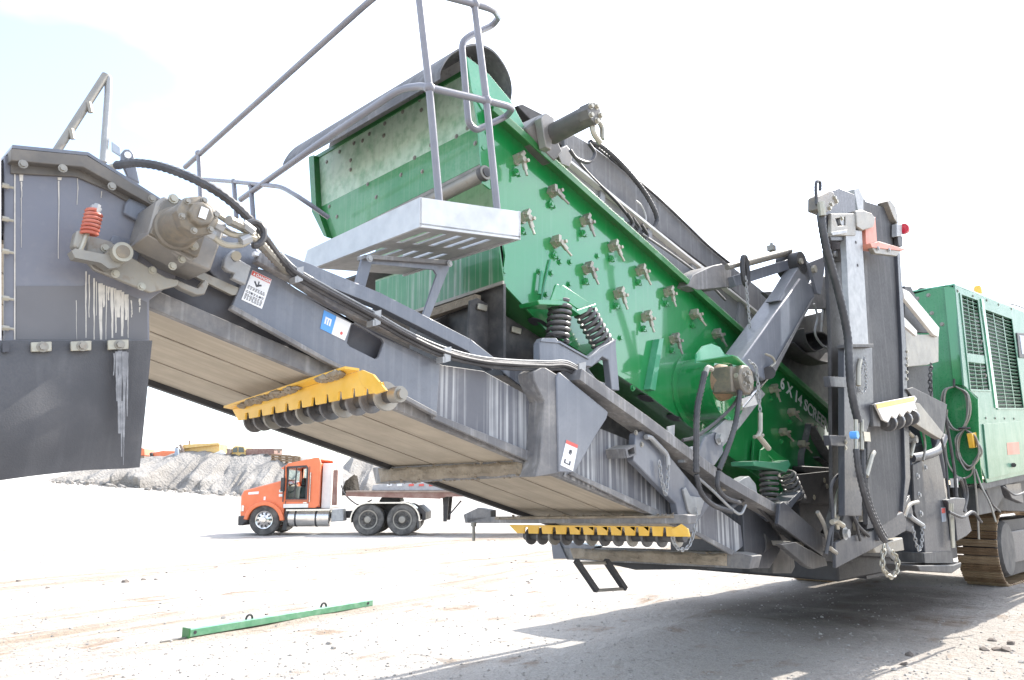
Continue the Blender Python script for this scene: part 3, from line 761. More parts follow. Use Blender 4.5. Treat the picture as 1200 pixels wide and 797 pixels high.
b = MB(); tpl(b, [(430, 577), (431, 571), (452, 567.5), (700, 567), (700, 577)], .35, 1.7); part('stack', b, 'hood_steel', bev=.02)
for u in (448, 460, 474, 486, 498, 510):
    b = MB(); tpl(b, [(u, 569.5), (u + 6, 569), (u + 6, 571.6), (u, 572)], .33, .015); part('marker', b, 'label_red' if u % 4 else 'label_white')

# ================================================================== GREEN BEAM on the ground
pa, pb_ = Zp(222, 748.5), Zp(437, 711)
ctr = (pa + pb_) / 2
root('steel_beam', Vector((ctr.x, ctr.y, 0)), 'long green steel beam with two lifting eyes lying on the white ground', 'beam')
d = (pb_ - pa).normalized(); sd = d.cross(EZ).normalized(); wd = .105
hh = .074
b = MB()
A, B = pa + EZ * .012, pb_ + EZ * .012
b.plate([A - sd * 0, A + EZ * hh, A + EZ * hh - sd * .09, A - sd * .09], d * (B - A).length)
part('channel', b, 'beam_green', bev=.006)
b = MB(); b.box(A + EZ * (hh / 2 + .005) - d * .012 - sd * .045, d * .008, sd * .06, EZ * (hh / 2 + .012)); part('end_plate', b, 'green_flange')
b = MB()
for q in (A + d * .06, B - d * .09): b.cyl(q + EZ * hh * .55 + sd * .0, q + EZ * hh * .55 + sd * .004, .018, seg=10)
part('bolt_hole', b, 'label_black')
for t in (.29, .70):
    c = A + d * (B - A).length * t + EZ * hh - sd * .06
    b = MB(); b.tube([c + d * .042 * math.cos(a) + EZ * .046 * math.sin(a) for a in [R(180 * i / 10) for i in range(11)]], .012, 6); part('lifting_eye', b, 'grey_dark')
b = MB(); b.box(A - d * .16 + EZ * -.004 - sd * .03, d * .14, sd * .012, EZ * .008); part('end_pin', b, 'worn_steel')
# ================================================================== SCREENING MACHINE
MACH = root('mobile_screener', M(3.0, 1.0, 0), 'large green and grey tracked screening machine with its discharge conveyor reaching to the left', 'screening machine')
WN = -.30                                   # near face of the discharge conveyor
NO = -NW                                    # towards the camera side
# ---- where the belt lies
n0, n1 = Wp(178, 352, WN), Wp(838, 630, WN)
CD = (n1 - n0).normalized(); CNn = NW.cross(CD).normalized()
if CNn.z < 0: CNn = -CNn
far_pt = hit(300, 492, n0, CNn); BW = wof(far_pt) - WN
def Bp(u, v, up=0.0): return hit(u, v, n0 + CNn * up, CNn)       # on the underside of the belt
def wpart(name, px, w, t, m, bev=.005, holes=(), parent=None):
    b = MB(); b.wpl(px, w, t, holes); return part(name, b, m, parent, bev)
def lp(q, s, t): # point in a quad given as tl,tr,br,bl
    a = (q[0][0] + (q[1][0] - q[0][0]) * s, q[0][1] + (q[1][1] - q[0][1]) * s); b = (q[3][0] + (q[2][0] - q[3][0]) * s, q[3][1] + (q[2][1] - q[3][1]) * s)
    return (a[0] + (b[0] - a[0]) * t, a[1] + (b[1] - a[1]) * t)
def qd(q, s0, t0, s1, t1): return [lp(q, s0, t0), lp(q, s1, t0), lp(q, s1, t1), lp(q, s0, t1)]
def bolts(name, pts, w, m='zinc', r=.0095, h=.009, parent=None, nrm=None):
    b = MB()
    for u, v in pts: b.bolt(Wp(u, v, w), nrm or NO, r, h)
    return part(name, b, m, parent)

# ---------- head chute at the left
CH = wpart('chute_side', [(5, 182), (16, 184), (102, 190), (186, 240), (215, 262), (205, 330), (175, 352), (175.5, 402), (5, 402)], WN, .012, 'chute_paint', .003)
far = MB(); far.plate([Wp(u, v, WN) + NW * BW for u, v in [(5, 182), (16, 184), (102, 190), (186, 240), (240, 290), (240, 340), (175, 402), (5, 402)]], NW * .012); part('chute_side', far, 'chute_paint', label='far side plate of the discharge chute')
prof = [(14, 175), (17, 174), (102, 183), (190, 238)]
b = MB(); P = [Wp(u, v, WN) for u, v in [(14, 173.5), (103, 182), (191, 238)]]
for a, c in zip(P, P[1:]): b.plate([a, c, c + NW * BW, a + NW * BW], EZ * .012)
part('chute_roof', b, 'grey_paint')
lip = [(13, 175), (17, 174), (102, 182.5), (192, 237.5), (184, 246), (163, 241), (126, 219), (90, 204), (14, 198)]
b = MB(); b.wpl([(13, 174), (102, 182.5), (192, 237.5), (186, 245), (98, 196), (13, 188)], WN - .05, .05); b.wpl([(13, 188), (98, 196), (186, 245), (182, 249), (160, 242), (125, 222), (90, 207), (13, 203)], WN - .012, .012)
part('chute_lip', b, 'chute_lip', CH, .003)
bolts('bolts', [(27, 192.5), (73.5, 197.5), (131, 218.5), (178, 233)], WN - .05, 'worn_steel', r=.010, parent=CH)
EDGE = wpart('edge_angle', [(-30, 176), (1.5, 176), (2, 405), (-30, 405)], WN - .03, .02, 'pale_paint')
b = MB()
for v in (217, 256, 294, 349, 384): b.cyl(Wp(2, v, WN - .02), Wp(2, v, WN - .02) + EL * .02, .009, seg=6); b.cyl(Wp(2, v, WN - .02), Wp(2, v, WN - .02) + EL * .034, .005, seg=6)
part('bolts', b, 'zinc', EDGE)
b = MB(); b.wpl([(16.8, 202), (18.2, 202), (18, 398), (16.6, 398)], WN - .003, .003); part('sealant_bead', b, 'drip', CH)
wpart('chute_panel', [(19, 335), (96, 335), (112, 330), (172, 354), (173, 398), (19, 398)], WN - .002, .002, 'chute_lower', 0, parent=CH)
rd = random.Random(5); b = MB()
for u, v0, ln in [(25, 202, 10), (70, 208, 3)]: b.wpl([(u - 2.4, v0), (u + 2.4, v0), (u + 2, v0 + ln), (u - 2, v0 + ln)], WN - .003, .002)
def run(b, u, v0, v1, wd, w):
    lf, rt = [], []; n = 8; o = 0
    for i in range(n + 1):
        t = i / n; v = v0 + (v1 - v0) * t; o += rd.uniform(-.35, .35); q = wd * (1 - .55 * t) * rd.uniform(.75, 1.2)
        lf.append((u + o - q / 2, v)); rt.append((u + o + q / 2, v))
    b.wpl(lf + rt[::-1], w, .0015)
for u, v0, v1, wd in [(25, 213, 232, 1.6), (25, 232, 290, .7), (69, 212, 303, 1.3), (91, 209, 240, 1.0), (119, 224, 232, 1),
                      (101, 318, 396, 2), (105, 322, 372, 1.5), (110, 326, 398, 2), (113, 330, 370, 1), (118, 332, 398, 5), (121, 334, 360, 4), (125, 335, 398, 1.6), (128, 336, 352, 3), (131, 337, 396, 4), (135, 338, 390, 3),
                      (139, 340, 372, 8), (143, 342, 394, 5), (148, 345, 375, 5), (150, 350, 396, 1.5), (154, 352, 370, 1.5), (164, 350, 358, 3), (164, 360, 366, 1.5), (155, 364, 372, 2), (89, 352, 398, .8)]:
    run(b, u, v0, v1, wd, WN - .0025)
part('dried_runs', b, 'drip', CH)
# rubber flap, gently curved
nu, nv = 14, 14; vs = []
tl, tr, bl_, br = (-40, 399), (178.5, 398.5), (-40, 568), (163.8, 548)
for j in range(nv + 1):
    t = j / nv
    for i in range(nu + 1):
        s = i / nu
        e0 = -40 + 0 * t; e1 = 178.5 + (163.8 - 178.5) * t
        botv = np.interp(e0 + (e1 - e0) * s, [-40, 0, 40, 100, 150, 166], [569, 563, 557.5, 551, 549, 547.5])
        u = e0 + (e1 - e0) * s; v = 399 + (botv - 399) * t
        bulge = -.05 - .05 * math.sin(math.pi * t) * (1 - s) - .03 * t * math.sin(s * 5)
        vs.append(Wp(u, v, WN + bulge))
off = NW * .014; nn = len(vs); mbf = MB()
fs = []
for j in range(nv):
    for i in range(nu):
        a = j * (nu + 1) + i; q = (a, a + 1, a + nu + 2, a + nu + 1); fs.append(q[::-1]); fs.append(tuple(k + nn for k in q))
rim = [i for i in range(nu + 1)] + [(nu + 1) * (j + 1) - 1 for j in range(1, nv + 1)] + [nv * (nu + 1) + i for i in range(nu - 1, -1, -1)] + [j * (nu + 1) for j in range(nv - 1, 0, -1)]
for a, c in zip(rim, rim[1:] + rim[:1]): fs.append((a, c, c + nn, a + nn))
mbf.add(vs + [p + off for p in vs], fs); FL = part('rubber_flap', mbf, 'flap_rubber')
b = MB()
for u_, v0_, v1_, w_ in [(137, 412, 470, 4), (141, 411, 508, 6), (146, 412, 512, 5), (149, 413, 488, 3), (134, 414, 440, 2), (143, 470, 535, 2.5), (145.5, 500, 545, 1.2), (139, 440, 500, 3)]: run(b, u_, v0_, v1_, w_, WN - .082 - .0004 * (u_ % 7))
part('dried_run', b, 'flap_runs', FL)
for u, v in [(49, 406.5), (95.5, 405.5), (139, 404)]:
    b = MB(); b.wpl([(u - 12.5, v - 5.5), (u + 12, v - 6.5), (u + 12, v + 5), (u - 12.5, v + 6)], WN - .075, .012); c = part('flap_clamp', b, 'zinc', FL, .003)
    b = MB(); b.bolt(Wp(u + 1, v, WN - .075), NO, .012, .012); part('bolt', b, 'worn_steel', FL)
b = MB(); b.wpl([(3, 402), (11, 401), (11, 412), (3, 413)], WN - .075, .01); part('flap_slot', b, 'label_black', FL)
# cleaner bracket, spring and shaft on the chute
BR = wpart('scraper_bracket', [(99, 303), (104, 276), (130, 283), (152, 300), (195, 325), (210, 328), (208, 335), (176, 343), (110, 316)], WN - .10, .02, 'worn_steel', .004)
wpart('scraper_arm', [(84, 294), (88, 291), (122, 298), (132, 289), (142, 292), (146, 303), (140, 313), (128, 315), (118, 308), (88, 302)], WN - .16, .05, 'worn_steel', .006)
b = MB(); c = Wp(133.5, 301.5, WN - .10); b.cyl(c, c + NO * .09, .034, seg=20); part('shaft_tube', b, 'zinc', BR)
b = MB(); c = Wp(133.5, 301.5, WN - .10); b.cyl(c + NO * .088, c + NO * .093, .023, seg=16); part('shaft_core', b, 'motor_cast', BR)
wpart('clevis', [(86, 287), (90, 270), (98, 269), (102, 275), (96, 290), (90, 292)], WN - .15, .05, 'worn_steel', .006, parent=BR)
b = MB(); b.cyl(Wp(93, 297, WN - .15), Wp(114, 243, WN - .15), .0085, seg=8); part('spring_rod', b, 'zinc', BR)
b = MB(); b.coil(Wp(104, 276, WN - .15), Wp(110.5, 248, WN - .15), .024, .0062, 6.5); part('return_spring', b, 'red_spring', BR)
b = MB(); b.cyl(Wp(110.3, 249, WN - .15), Wp(113, 243, WN - .15), .019, seg=6); b.cyl(Wp(113, 243.5, WN - .15), Wp(114.3, 240, WN - .15), .012, seg=6); part('spring_nut', b, 'galvanised', BR)
bolts('bolts', [(123, 291), (145, 292), (178.5, 317), (166, 336), (135, 321), (92, 300)], WN - .10, 'zinc', .010, parent=BR)
wpart('support_plate', [(147, 238), (152, 232), (172, 240), (190, 250), (186, 262), (166, 262), (145, 250)], WN - .02, .012, 'grey_paint')
wpart('support_plate', [(129, 282), (133, 275), (155, 283), (165, 295), (160, 312), (135, 296)], WN - .015, .012, 'grey_paint')
# drive gearbox and hydraulic motor
GX = []
b = MB(); gp = [(152, 290), (187, 239), (200, 228), (235, 247), (228, 262), (213, 313), (206, 316)]
b.wpl([(184, 236), (193, 229), (264, 270), (247, 318), (209, 302), (173, 274)], WN - .20, .20); GB = part('gearbox', b, 'gear_plate', bev=.01)
b = MB(); b.plate([Wp(152, 290, WN - .10), Wp(189, 237, WN - .21), Wp(174, 274, WN - .21)], EL * .03 + NO * .01)
b = MB()
near = [Wp(u, v, WN - .21) for u, v in [(173, 275), (190, 237), (202, 231), (243, 258), (229, 303), (224, 306)]]
rear = [Wp(u, v, WN - .10) for u, v in [(151, 291), (186, 241), (192, 238), (236, 266), (214, 312), (206, 316)]]
b = MB(); n = 6
b.add(near + rear, [tuple(range(6)), tuple(range(11, 5, -1))] + [(i, i + 6, (i + 1) % 6 + 6, (i + 1) % 6) for i in range(6)])
part('drive_housing', b, 'gear_plate', GB, .004)
fp = [Wp(u, v, WN - .21) for u, v in [(173, 275), (190, 237), (202, 231), (245, 256), (229, 303)]]
b = MB(); b.plate(fp, NO * .022); part('mount_flange', b, 'motor_cast', GB, .004)
bolts('flange_bolts', [(203, 233), (188, 268), (227, 288)], WN - .232, 'zinc', .012, .010, GB)
bolts('bolts', [(213, 304), (202, 312)], WN - .2, 'zinc', .010, .010, GB)
mc = Wp(205, 269, WN - .232)
b = MB(); b.lathe(mc, NO, [(0, .078), (.02, .078), (.025, .070), (.13, .066), (.14, .062), (.15, .062)], 26); HM = part('hydraulic_motor', b, 'motor_cast')
b = MB(); c = mc + NO * .15; b.lathe(c, NO, [(0, .072), (.045, .072), (.05, .066), (.052, .044), (.075, .042), (.08, .036)], 8); part('motor_head', b, 'motor_cast', HM, .005)
b = MB()
for k in range(6):
    a = k * math.pi / 3 + .3; q = c + (EL * math.cos(a) + EZ * math.sin(a)) * .058 + NO * .05; b.bolt(q, NO, .008, .012)
part('head_bolts', b, 'worn_steel', HM)
b = MB(); q = c + NO * .085; b.plate([q + EL * x + EZ * z for x, z in ((-.016, -.018), (.009, -.021), (.017, .017), (-.008, .021))], NO * .002); part('label_plate', b, 'label_white', HM)
def ribhose(name, pts, r, m='hose', step=.013, rib=.09, parent=None, seg=8):
    P = resample(dense(pts, 100), step); b = MB(); b.tube(P, r, seg, rib=rib); return part(name, b, m, parent)
def hose(name, pts, r, m='hose', parent=None, seg=7):
    b = MB(); b.tube(dense(pts, 12 * len(pts)), r, seg); return part(name, b, m, parent)
ribhose('hydraulic_hose', [Wp(136, 194, WN + .1), Wp(160, 191, WN), Wp(195, 197, WN - .12), Wp(240, 216, WN - .25), Wp(275, 240, WN - .25), Wp(305, 272, WN - .2), Wp(330, 305, WN - .1), Wp(348, 322, WN - .02)], .0165)
b = MB(); b.cyl(Wp(128, 197, WN + .12), Wp(138, 194, WN + .1), .013, seg=8); part('hose_fitting', b, 'zinc')
ribhose('hydraulic_hose', [Wp(268, 258, WN - .45), Wp(288, 268, WN - .38), Wp(300, 280, WN - .25), Wp(320, 302, WN - .12), Wp(340, 322, WN - .02)], .018, 'worn_steel', .016)
for pts in ([(247, 246), (268, 260), (285, 268), (297, 276)], [(250, 262), (270, 274), (290, 277), (300, 280)], [(243, 272), (262, 286), (282, 287), (292, 282)]):
    hose('oil_line', [Wp(u, v, WN - .40) for u, v in pts], .011, 'zinc')
b = MB()
for (u, v), (u2, v2) in [((246, 243), (256, 252)), ((251, 262), (262, 268)), ((242, 272), (251, 277)), ((284, 262), (297, 272)), ((282, 283), (293, 279))]: b.cyl(Wp(u, v, WN - .41), Wp(u2, v2, WN - .41), .017, seg=6)
part('hose_fittings', b, 'galvanised', HM)
for c_, r_ in (((297, 274), 14), ):
    pts = [Wp(c_[0] + r_ * .9 * math.cos(a), c_[1] + r_ * math.sin(a), WN - .3) for a in np.linspace(-2.4, 1.9, 14)]
    ribhose('hydraulic_hose', pts, .013)

# ---------- discharge belt and its frame
def wedge(px_near): pass
LN = (n1 - n0).length
def F(t, w, up): return n0 + CD * (LN * t) + NW * w + CNn * up   # frame of the conveyor: along, across, normal
def longbar(name, t0, t1, w0, w1, u0, u1, m, parent=None, bev=0):
    b = MB(); b.box((F(t0, (w0 + w1) / 2, (u0 + u1) / 2) + F(t1, (w0 + w1) / 2, (u0 + u1) / 2)) / 2, CD * LN * (t1 - t0) / 2, NW * abs(w1 - w0) / 2, CNn * abs(u1 - u0) / 2)
    return part(name, b, m, parent, bev)
BELT = longbar('return_belt', -.16, 1.02, .07, BW - .07, 0, .014, 'belt')
for w_ in (.30, .64):
    longbar('belt_seam', -.15, 1.02, BW * w_ - .004, BW * w_ + .004, -.004, .002, 'belt_seam', BELT)
longbar('carry_belt', -.05, 1.05, .1, BW - .1, .24, .255, 'belt_dark')
longbar('belt_skirt', -.10, 1.03, .035, .075, -.018, .055, 'grey_dusty', bev=.003)
longbar('belt_skirt', -.10, 1.03, BW - .07, BW - .03, -.03, .07, 'grey_dark', bev=.003)
longbar('far_stringer', -.12, 1.03, BW - .02, BW + .02, -.02, .34, 'grey_dark')
longbar('belt_liner', -.10, 1.0, .055, .065, .03, .30, 'label_black')
b = MB(); c0, c1 = F(-.14, .02, .13), F(-.14, BW, .13); b.cyl(c0, c1, .125, seg=26); part('head_drum', b, 'rubber')

# ---------- near stringer and plates
ST = wpart('near_stringer', [(271, 361), (291, 312), (318, 318), (347, 338), (400, 368), (440, 391), (500, 418), (516, 424), (512, 487), (468, 463), (385, 425)], WN, .02, 'grey_paint', .004,
           holes=[[(412, 381), (416, 379), (448, 397), (450, 401), (444, 418), (440, 421), (410, 406), (407, 402)]])
wpart('stringer_lip', [(270, 362), (385, 426), (468, 464.5), (512, 488.5), (512, 483), (468, 459), (385, 420.5), (273, 357)], WN - .025, .028, 'grey_dusty', .003, parent=ST)
wpart('adjuster_pocket', [(405, 378), (452, 396), (446, 424), (402, 406)], WN + .09, .01, 'grey_dark', parent=ST)
b = MB(); c = Wp(416, 396, WN + .09); b.cyl(c, c + NO * .035, .03, seg=14); part('adjuster_nut', b, 'worn_steel', ST)
wpart('slide_plate', [(233, 303), (240, 268), (262, 262), (300, 290), (312, 300), (300, 320), (284, 343), (260, 333)], WN + .03, .015, 'grey_paint')
wpart('slide_lip', [(214, 313), (222, 312), (286, 340), (283, 345), (272, 346), (214, 317)], WN + .005, .02, 'worn_steel', .002)
wpart('slot_plate', [(231, 300), (236, 285), (246, 290), (244, 304), (238, 308)], WN + .015, .01, 'grey_dark')
wpart('inner_bar', [(206, 328), (214, 314), (274, 344), (270, 361), (248, 352)], WN + .06, .02, 'grey_paint')
wpart('scraper_link', [(196, 326), (211, 329), (222, 334), (232, 338), (241, 327), (245, 333), (240, 345), (231, 346), (213, 338)], WN - .06, .04, 'worn_steel', .004)
HK = wpart('locking_hook', [(268, 297), (264, 303), (262, 312), (266, 317), (275, 320), (272, 326), (288, 334), (295, 312), (279, 303), (274, 306), (271, 302), (279, 299), (280, 295), (273, 293)], WN - .04, .03, 'galvanised', .005)
b = MB(); b.cyl(Wp(277, 300, WN - .05), Wp(277, 300, WN + .02), .02, seg=10); part('hook_pin', b, 'zinc', HK)
def lab(px, w, m, parent, t=.003): return wpart('safety_label', px, w, t, m, 0, parent=parent)
L1 = [(296, 316.5), (318.5, 327.5), (307, 362), (283, 351)]
b = MB(); b.wpl(L1, WN - .003, .003); LB = part('danger_label', b, 'label_white', ST)
b = MB(); b.wpl(qd(L1, .02, .01, .98, .15), WN - .0045, .0015); part('danger_band', b, 'label_red', ST)
def letter(txt, q, s, t, h, w, m, parent, name='lettering'):
    """flat print on a label given by its four corners"""
    a = Wp(*lp(q, s, t + h), w); c = Wp(*lp(q, s + .5, t + h), w); e = Wp(*lp(q, s, t), w); ex_ = (c - a).normalized(); ey_ = (e - a)
    hh_ = ey_.length; ey_ = NO.cross(ex_).normalized(); ey_ = ey_ if ey_.z > 0 else -ey_
    return part(name, text_mb(txt, hh_ / .7, a, ex_, ey_, .0012), m, parent, kind='stuff')
letter('DANGER', L1, .24, .045, .085, WN - .0062, 'label_white', ST)
b = MB(); b.wpl([lp(L1, .10, .12), lp(L1, .15, .035), lp(L1, .20, .12)], WN - .006, .001); part('danger_mark', b, 'label_white', ST)
b = MB()
b.wpl([lp(L1, .3, .27), lp(L1, .42, .36), lp(L1, .62, .30), lp(L1, .66, .34), lp(L1, .44, .44), lp(L1, .26, .31)], WN - .0045, .0012)
b.wpl([lp(L1, .45, .24), lp(L1, .5, .24), lp(L1, .52, .36), lp(L1, .47, .36)], WN - .0047, .0012)
for s in (.3, .72): b.wpl(qd(L1, s, .66, s + .07, .72), WN - .0045, .0012)
for t in (.49, .53, .57, .66, .70, .76, .80, .84, .88, .92):
    for k in range(7):
        s = .07 + k * .125; b.wpl(qd(L1, s, t, s + rd.uniform(.06, .11), t + .016), WN - .0045, .001)
part('label_print', b, 'label_black', ST)
L2 = [(380, 363.5), (411.5, 379), (404, 399), (375.5, 385)]
b = MB(); b.wpl(qd(L2, .46, 0, 1, 1), WN - .003, .003); part('info_label', b, 'label_white', ST)
b = MB(); b.wpl(qd(L2, 0, 0, .455, 1), WN - .003, .003); part('info_label', b, 'label_blue', ST)
b = MB()
for s in (.10, .19, .28): b.wpl(qd(L2, s, .30, s + .055, .66), WN - .0045, .0015)
b.wpl(qd(L2, .10, .28, .335, .36), WN - .005, .0015); part('info_pictogram', b, 'label_white', ST)
b = MB(); b.wpl([lp(L2, .80 + .05 * math.cos(a), .72 + .09 * math.sin(a)) for a in np.linspace(0, 5.2, 9)], WN - .0045, .0012); part('info_mark', b, 'label_red', ST)
# streaked side plate and the rest of the lower flank
SK = wpart('side_skirt', [(508, 424), (519, 428), (567, 435), (634, 472), (636, 535), (510, 486)], WN + .012, .012, 'grey_streaked', .002)
wpart('skirt_lip', [(508, 484), (634, 534), (630, 545), (508, 491)], WN - .01, .02, 'grey_dusty', .003, parent=SK)
SK2 = wpart('side_skirt', [(690, 497), (740, 517), (800, 560), (806, 600), (770, 604), (660, 558)], WN + .03, .012, 'grey_streaked', .002)
wpart('skirt_lip', [(668, 556), (672, 553), (773, 598), (775, 606), (770, 606)], WN - .0, .02, 'grey_dusty', .003, parent=SK2)
wpart('side_skirt', [(825, 585), (868, 616), (871, 640), (858, 650), (806, 622), (806, 600)], WN + .03, .012, 'grey_streaked', .002)
wpart('skirt_lip', [(806, 621), (812, 620), (862, 646), (858, 651)], WN - .0, .02, 'grey_dusty', .003, parent=SK2)
wpart('upper_skirt', [(575, 425), (588, 422), (640, 450), (640, 472), (632, 470)], WN + .25, .012, 'grey_streaked')
# tower and gusset
TW = MB(); TW.wpl([(625, 436), (634, 431), (640, 431), (655, 440), (657, 470), (657, 554), (627, 559), (633, 541), (638, 470), (626, 446)], WN - .10, .12); TW = part('tower_post', TW, 'grey_dusty', bev=.006)
wpart('tower_gusset', [(652, 442), (656, 436), (668, 446), (710, 480), (713, 484), (711, 491), (700, 508), (674, 554), (655, 553)], WN - .11, .02, 'grey_paint', .006, parent=TW)
L3 = [(664, 515.5), (677.5, 521.5), (671.5, 552), (657, 545)]
b = MB(); b.wpl(L3, WN - .113, .003); part('warning_label', b, 'label_white', TW)
b = MB(); b.wpl(qd(L3, 0, 0, 1, .13), WN - .1145, .0015); part('warning_band', b, 'label_red', TW)
b = MB(); b.wpl([lp(L3, .42, .3), lp(L3, .6, .28), lp(L3, .66, .42), lp(L3, .5, .36), lp(L3, .62, .48), lp(L3, .4, .44)], WN - .1145, .0012)
for s, t in ((.2, .7), (.6, .7)): b.wpl(qd(L3, s, t, s + .1, t + .12), WN - .1145, .0012)
b.wpl(qd(L3, .2, .82, .7, .86), WN - .1145, .0012); part('label_print', b, 'label_black', TW)
# cable tray with hoses along the top edge
def rail(name, px, w, a, bb, m, parent=None):
    b = MB(); P = [Wp(u, v, w) for u, v in px]
    for p, q in zip(P, P[1:]): b.bar(p, q + (q - p).normalized() * .004, a, bb)
    return part(name, b, m, parent, .003)
TR = rail('cable_tray', [(300, 302), (346, 327), (386, 353), (440, 379), (520, 414)], WN - .02, .05, .045, 'grey_dusty')
rail('cable_tray', [(668, 440), (742, 492), (838, 562), (905, 600), (962, 640)], WN - .06, .16, .07, 'grey_dusty')
rail('deck_rail', [(190, 243), (300, 296), (440, 352), (545, 405), (575, 428)], WN + .12, .06, .07, 'grey_paint')
b = MB()
base = [(330, 305), (348, 322), (388, 345), (438, 372), (480, 396), (520, 414), (560, 424), (600, 429), (640, 430), (668, 432), (700, 455), (742, 488), (800, 532), (838, 558)]
for k, (dv, dw, r, m) in enumerate([(0, 0, .011, 'hose'), (-4, .03, .010, 'grey_dusty'), (3, -.02, .010, 'hose'), (-7, .0, .005, 'galvanised'), (-2, -.035, .011, 'hose')]):
    hose('tray_hose', [Wp(u, v + dv + rd.uniform(-.6, .6), WN - .05 + dw) for u, v in base], r, m, None)
for u, v in [(352, 322), (443, 373), (525, 416), (683, 434), (787, 508), (808, 533)]:
    b = MB(); b.wpl([(u - 4, v - 8), (u + 4, v - 10), (u + 3, v + 7), (u - 4, v + 9)], WN - .09, .012); b.wpl([(u - 6, v + 2), (u - 3, v + 2), (u - 3, v + 9), (u - 6, v + 9)], WN - .09, .05); part('hose_clamp', b, 'galvanised')
b = MB()
for u, v in [(262, 276), (300, 299), (364, 338), (372, 343), (410, 362), (425, 368)]: b.box(Wp(u, v - 1, WN - .03), EL * .012, NW * .012, EZ * .008)
part('cable_ties', b, 'label_white')
# latch beam, handles and chains
b = MB(); b.wpl([(745, 508), (756, 504), (765, 510), (832, 592), (806, 628), (795, 606), (792, 590), (742, 540)], WN - .08, .05); LT = part('latch_beam', b, 'grey_paint', bev=.006)
b = MB(); P = [Wp(u, v, WN - .12) for u, v in [(733, 526), (745, 521), (746, 533), (735, 537)]]; b.plate(P, NW * .2, [[Wp(u, v, WN - .12) for u, v in [(735.5, 527.5), (743, 524), (744, 531.5), (737, 535)]]]); part('square_tube', b, 'grey_dusty', LT)
bolts('bolts', [(745, 507), (756, 512), (752, 521)], WN - .08, 'worn_steel', .012, parent=LT)
def handle(name, pts, w, r=.012, m='zinc', parent=None):
    b = MB(); b.tube(fillet([Wp(u, v, w) for u, v in pts], .03), r, 8); return part(name, b, m, parent)
handle('locking_handle', [(757, 512), (762, 512), (782, 533), (783, 545)], WN - .11, .016, 'galvanised')
b = MB(); b.chain([Wp(773, 543, WN - .11), Wp(775, 560, WN - .11), Wp(780, 579, WN - .11), Wp(782, 565, WN - .11), Wp(783, 545, WN - .11)], .032, .0042, .011); part('safety_chain', b, 'galvanised')
wpart('latch_plate', [(801, 573), (804, 571), (809, 581), (824, 583), (826, 586), (821, 603), (813, 606), (807, 598)], WN - .10, .02, 'galvanised')
b = MB(); b.chain([Wp(816, 598, WN - .12), Wp(814, 620, WN - .12), Wp(807, 640, WN - .12), Wp(797, 644, WN - .12), Wp(790, 636, WN - .12), Wp(787, 622, WN - .12)], .032, .0042, .011); part('safety_chain', b, 'galvanised')

# ---------- cross members and belt rollers
def cross(u0, v0, w0):
    """point on the near side from which a cross member runs away along NW"""
    return Wp(u0, v0, w0)
def comb(name, l_from, px, teeth, m, parent=None, t=.012):
    l = l_from; top0, top1, bot1, bot0 = px
    pts = [top0, top1]; n = teeth
    lo = [bot1]
    for k in range(n):
        s0, s1 = (k + .18) / n, (k + .50) / n
        f = lambda s, d: (bot1[0] + (bot0[0] - bot1[0]) * s, bot1[1] + (bot0[1] - bot1[1]) * s - d)
        h = 11.0 - 4.0 * (k / n)
        lo += [f(s0, 0), f(s0 + .05 / n * 1.2, h), f(s1 - .06 / n, h), f(s1, 0)]
    pts = [top0] + [top1] + lo + [bot0]
    b = MB(); b.plate([Lp(u, v, l) for u, v in pts], EL * t); return part(name, b, m, parent, .002)
def roller(a, c, r_sh, r_d, n, dirt='worn_steel'):
    b = MB(); b.cyl(a, c, r_sh, seg=14); ro = part('return_roller', b, 'rubber')
    d = (c - a); L_ = d.length; d = d.normalized(); b = MB(); b2 = MB()
    for k in range(n):
        p = a + d * (L_ * (k + .5) / n)
        bb = MB(); bb.lathe(p - d * .009, d, [(0, r_d * .55), (0, r_d * .97), (.004, r_d), (.014, r_d), (.018, r_d * .97), (.018, r_d * .55)], 20)
        part('roller_disc', bb, 'spring_black' if k % 3 else 'worn_steel', ro)
    return ro
def dirt_sheet(q4, l, parent, seed, nx=60, ny=9):
    """crust of dried mud on the face of a cross member; q4 is tl, tr, br, bl in the picture"""
    b = MB(); V = []; rq = random.Random(seed)
    for j in range(ny + 1):
        for i in range(nx + 1):
            s, t = i / nx, j / ny; e = noise.noise(Vector((s * 14, t * 2, seed)));
            u, v = lp(q4, s, .5 + (t - .5) * (1 + .22 * noise.noise(Vector((s * 9, seed, 2.0 if t > .5 else 7.0)))))
            edge = min(1, min(s, 1 - s) * 14, min(t, 1 - t) * 6)
            V.append(Lp(u, v, l - edge * (.010 + .016 * (e + .5) + .008 * noise.noise(Vector((s * 60, t * 9, seed))))))
    F_ = [(j * (nx + 1) + i, j * (nx + 1) + i + 1, (j + 1) * (nx + 1) + i + 1, (j + 1) * (nx + 1) + i) for j in range(ny) for i in range(nx)]
    b.add(V, F_); return part('mud_crust', b, 'caked_dirt', parent, kind='stuff')
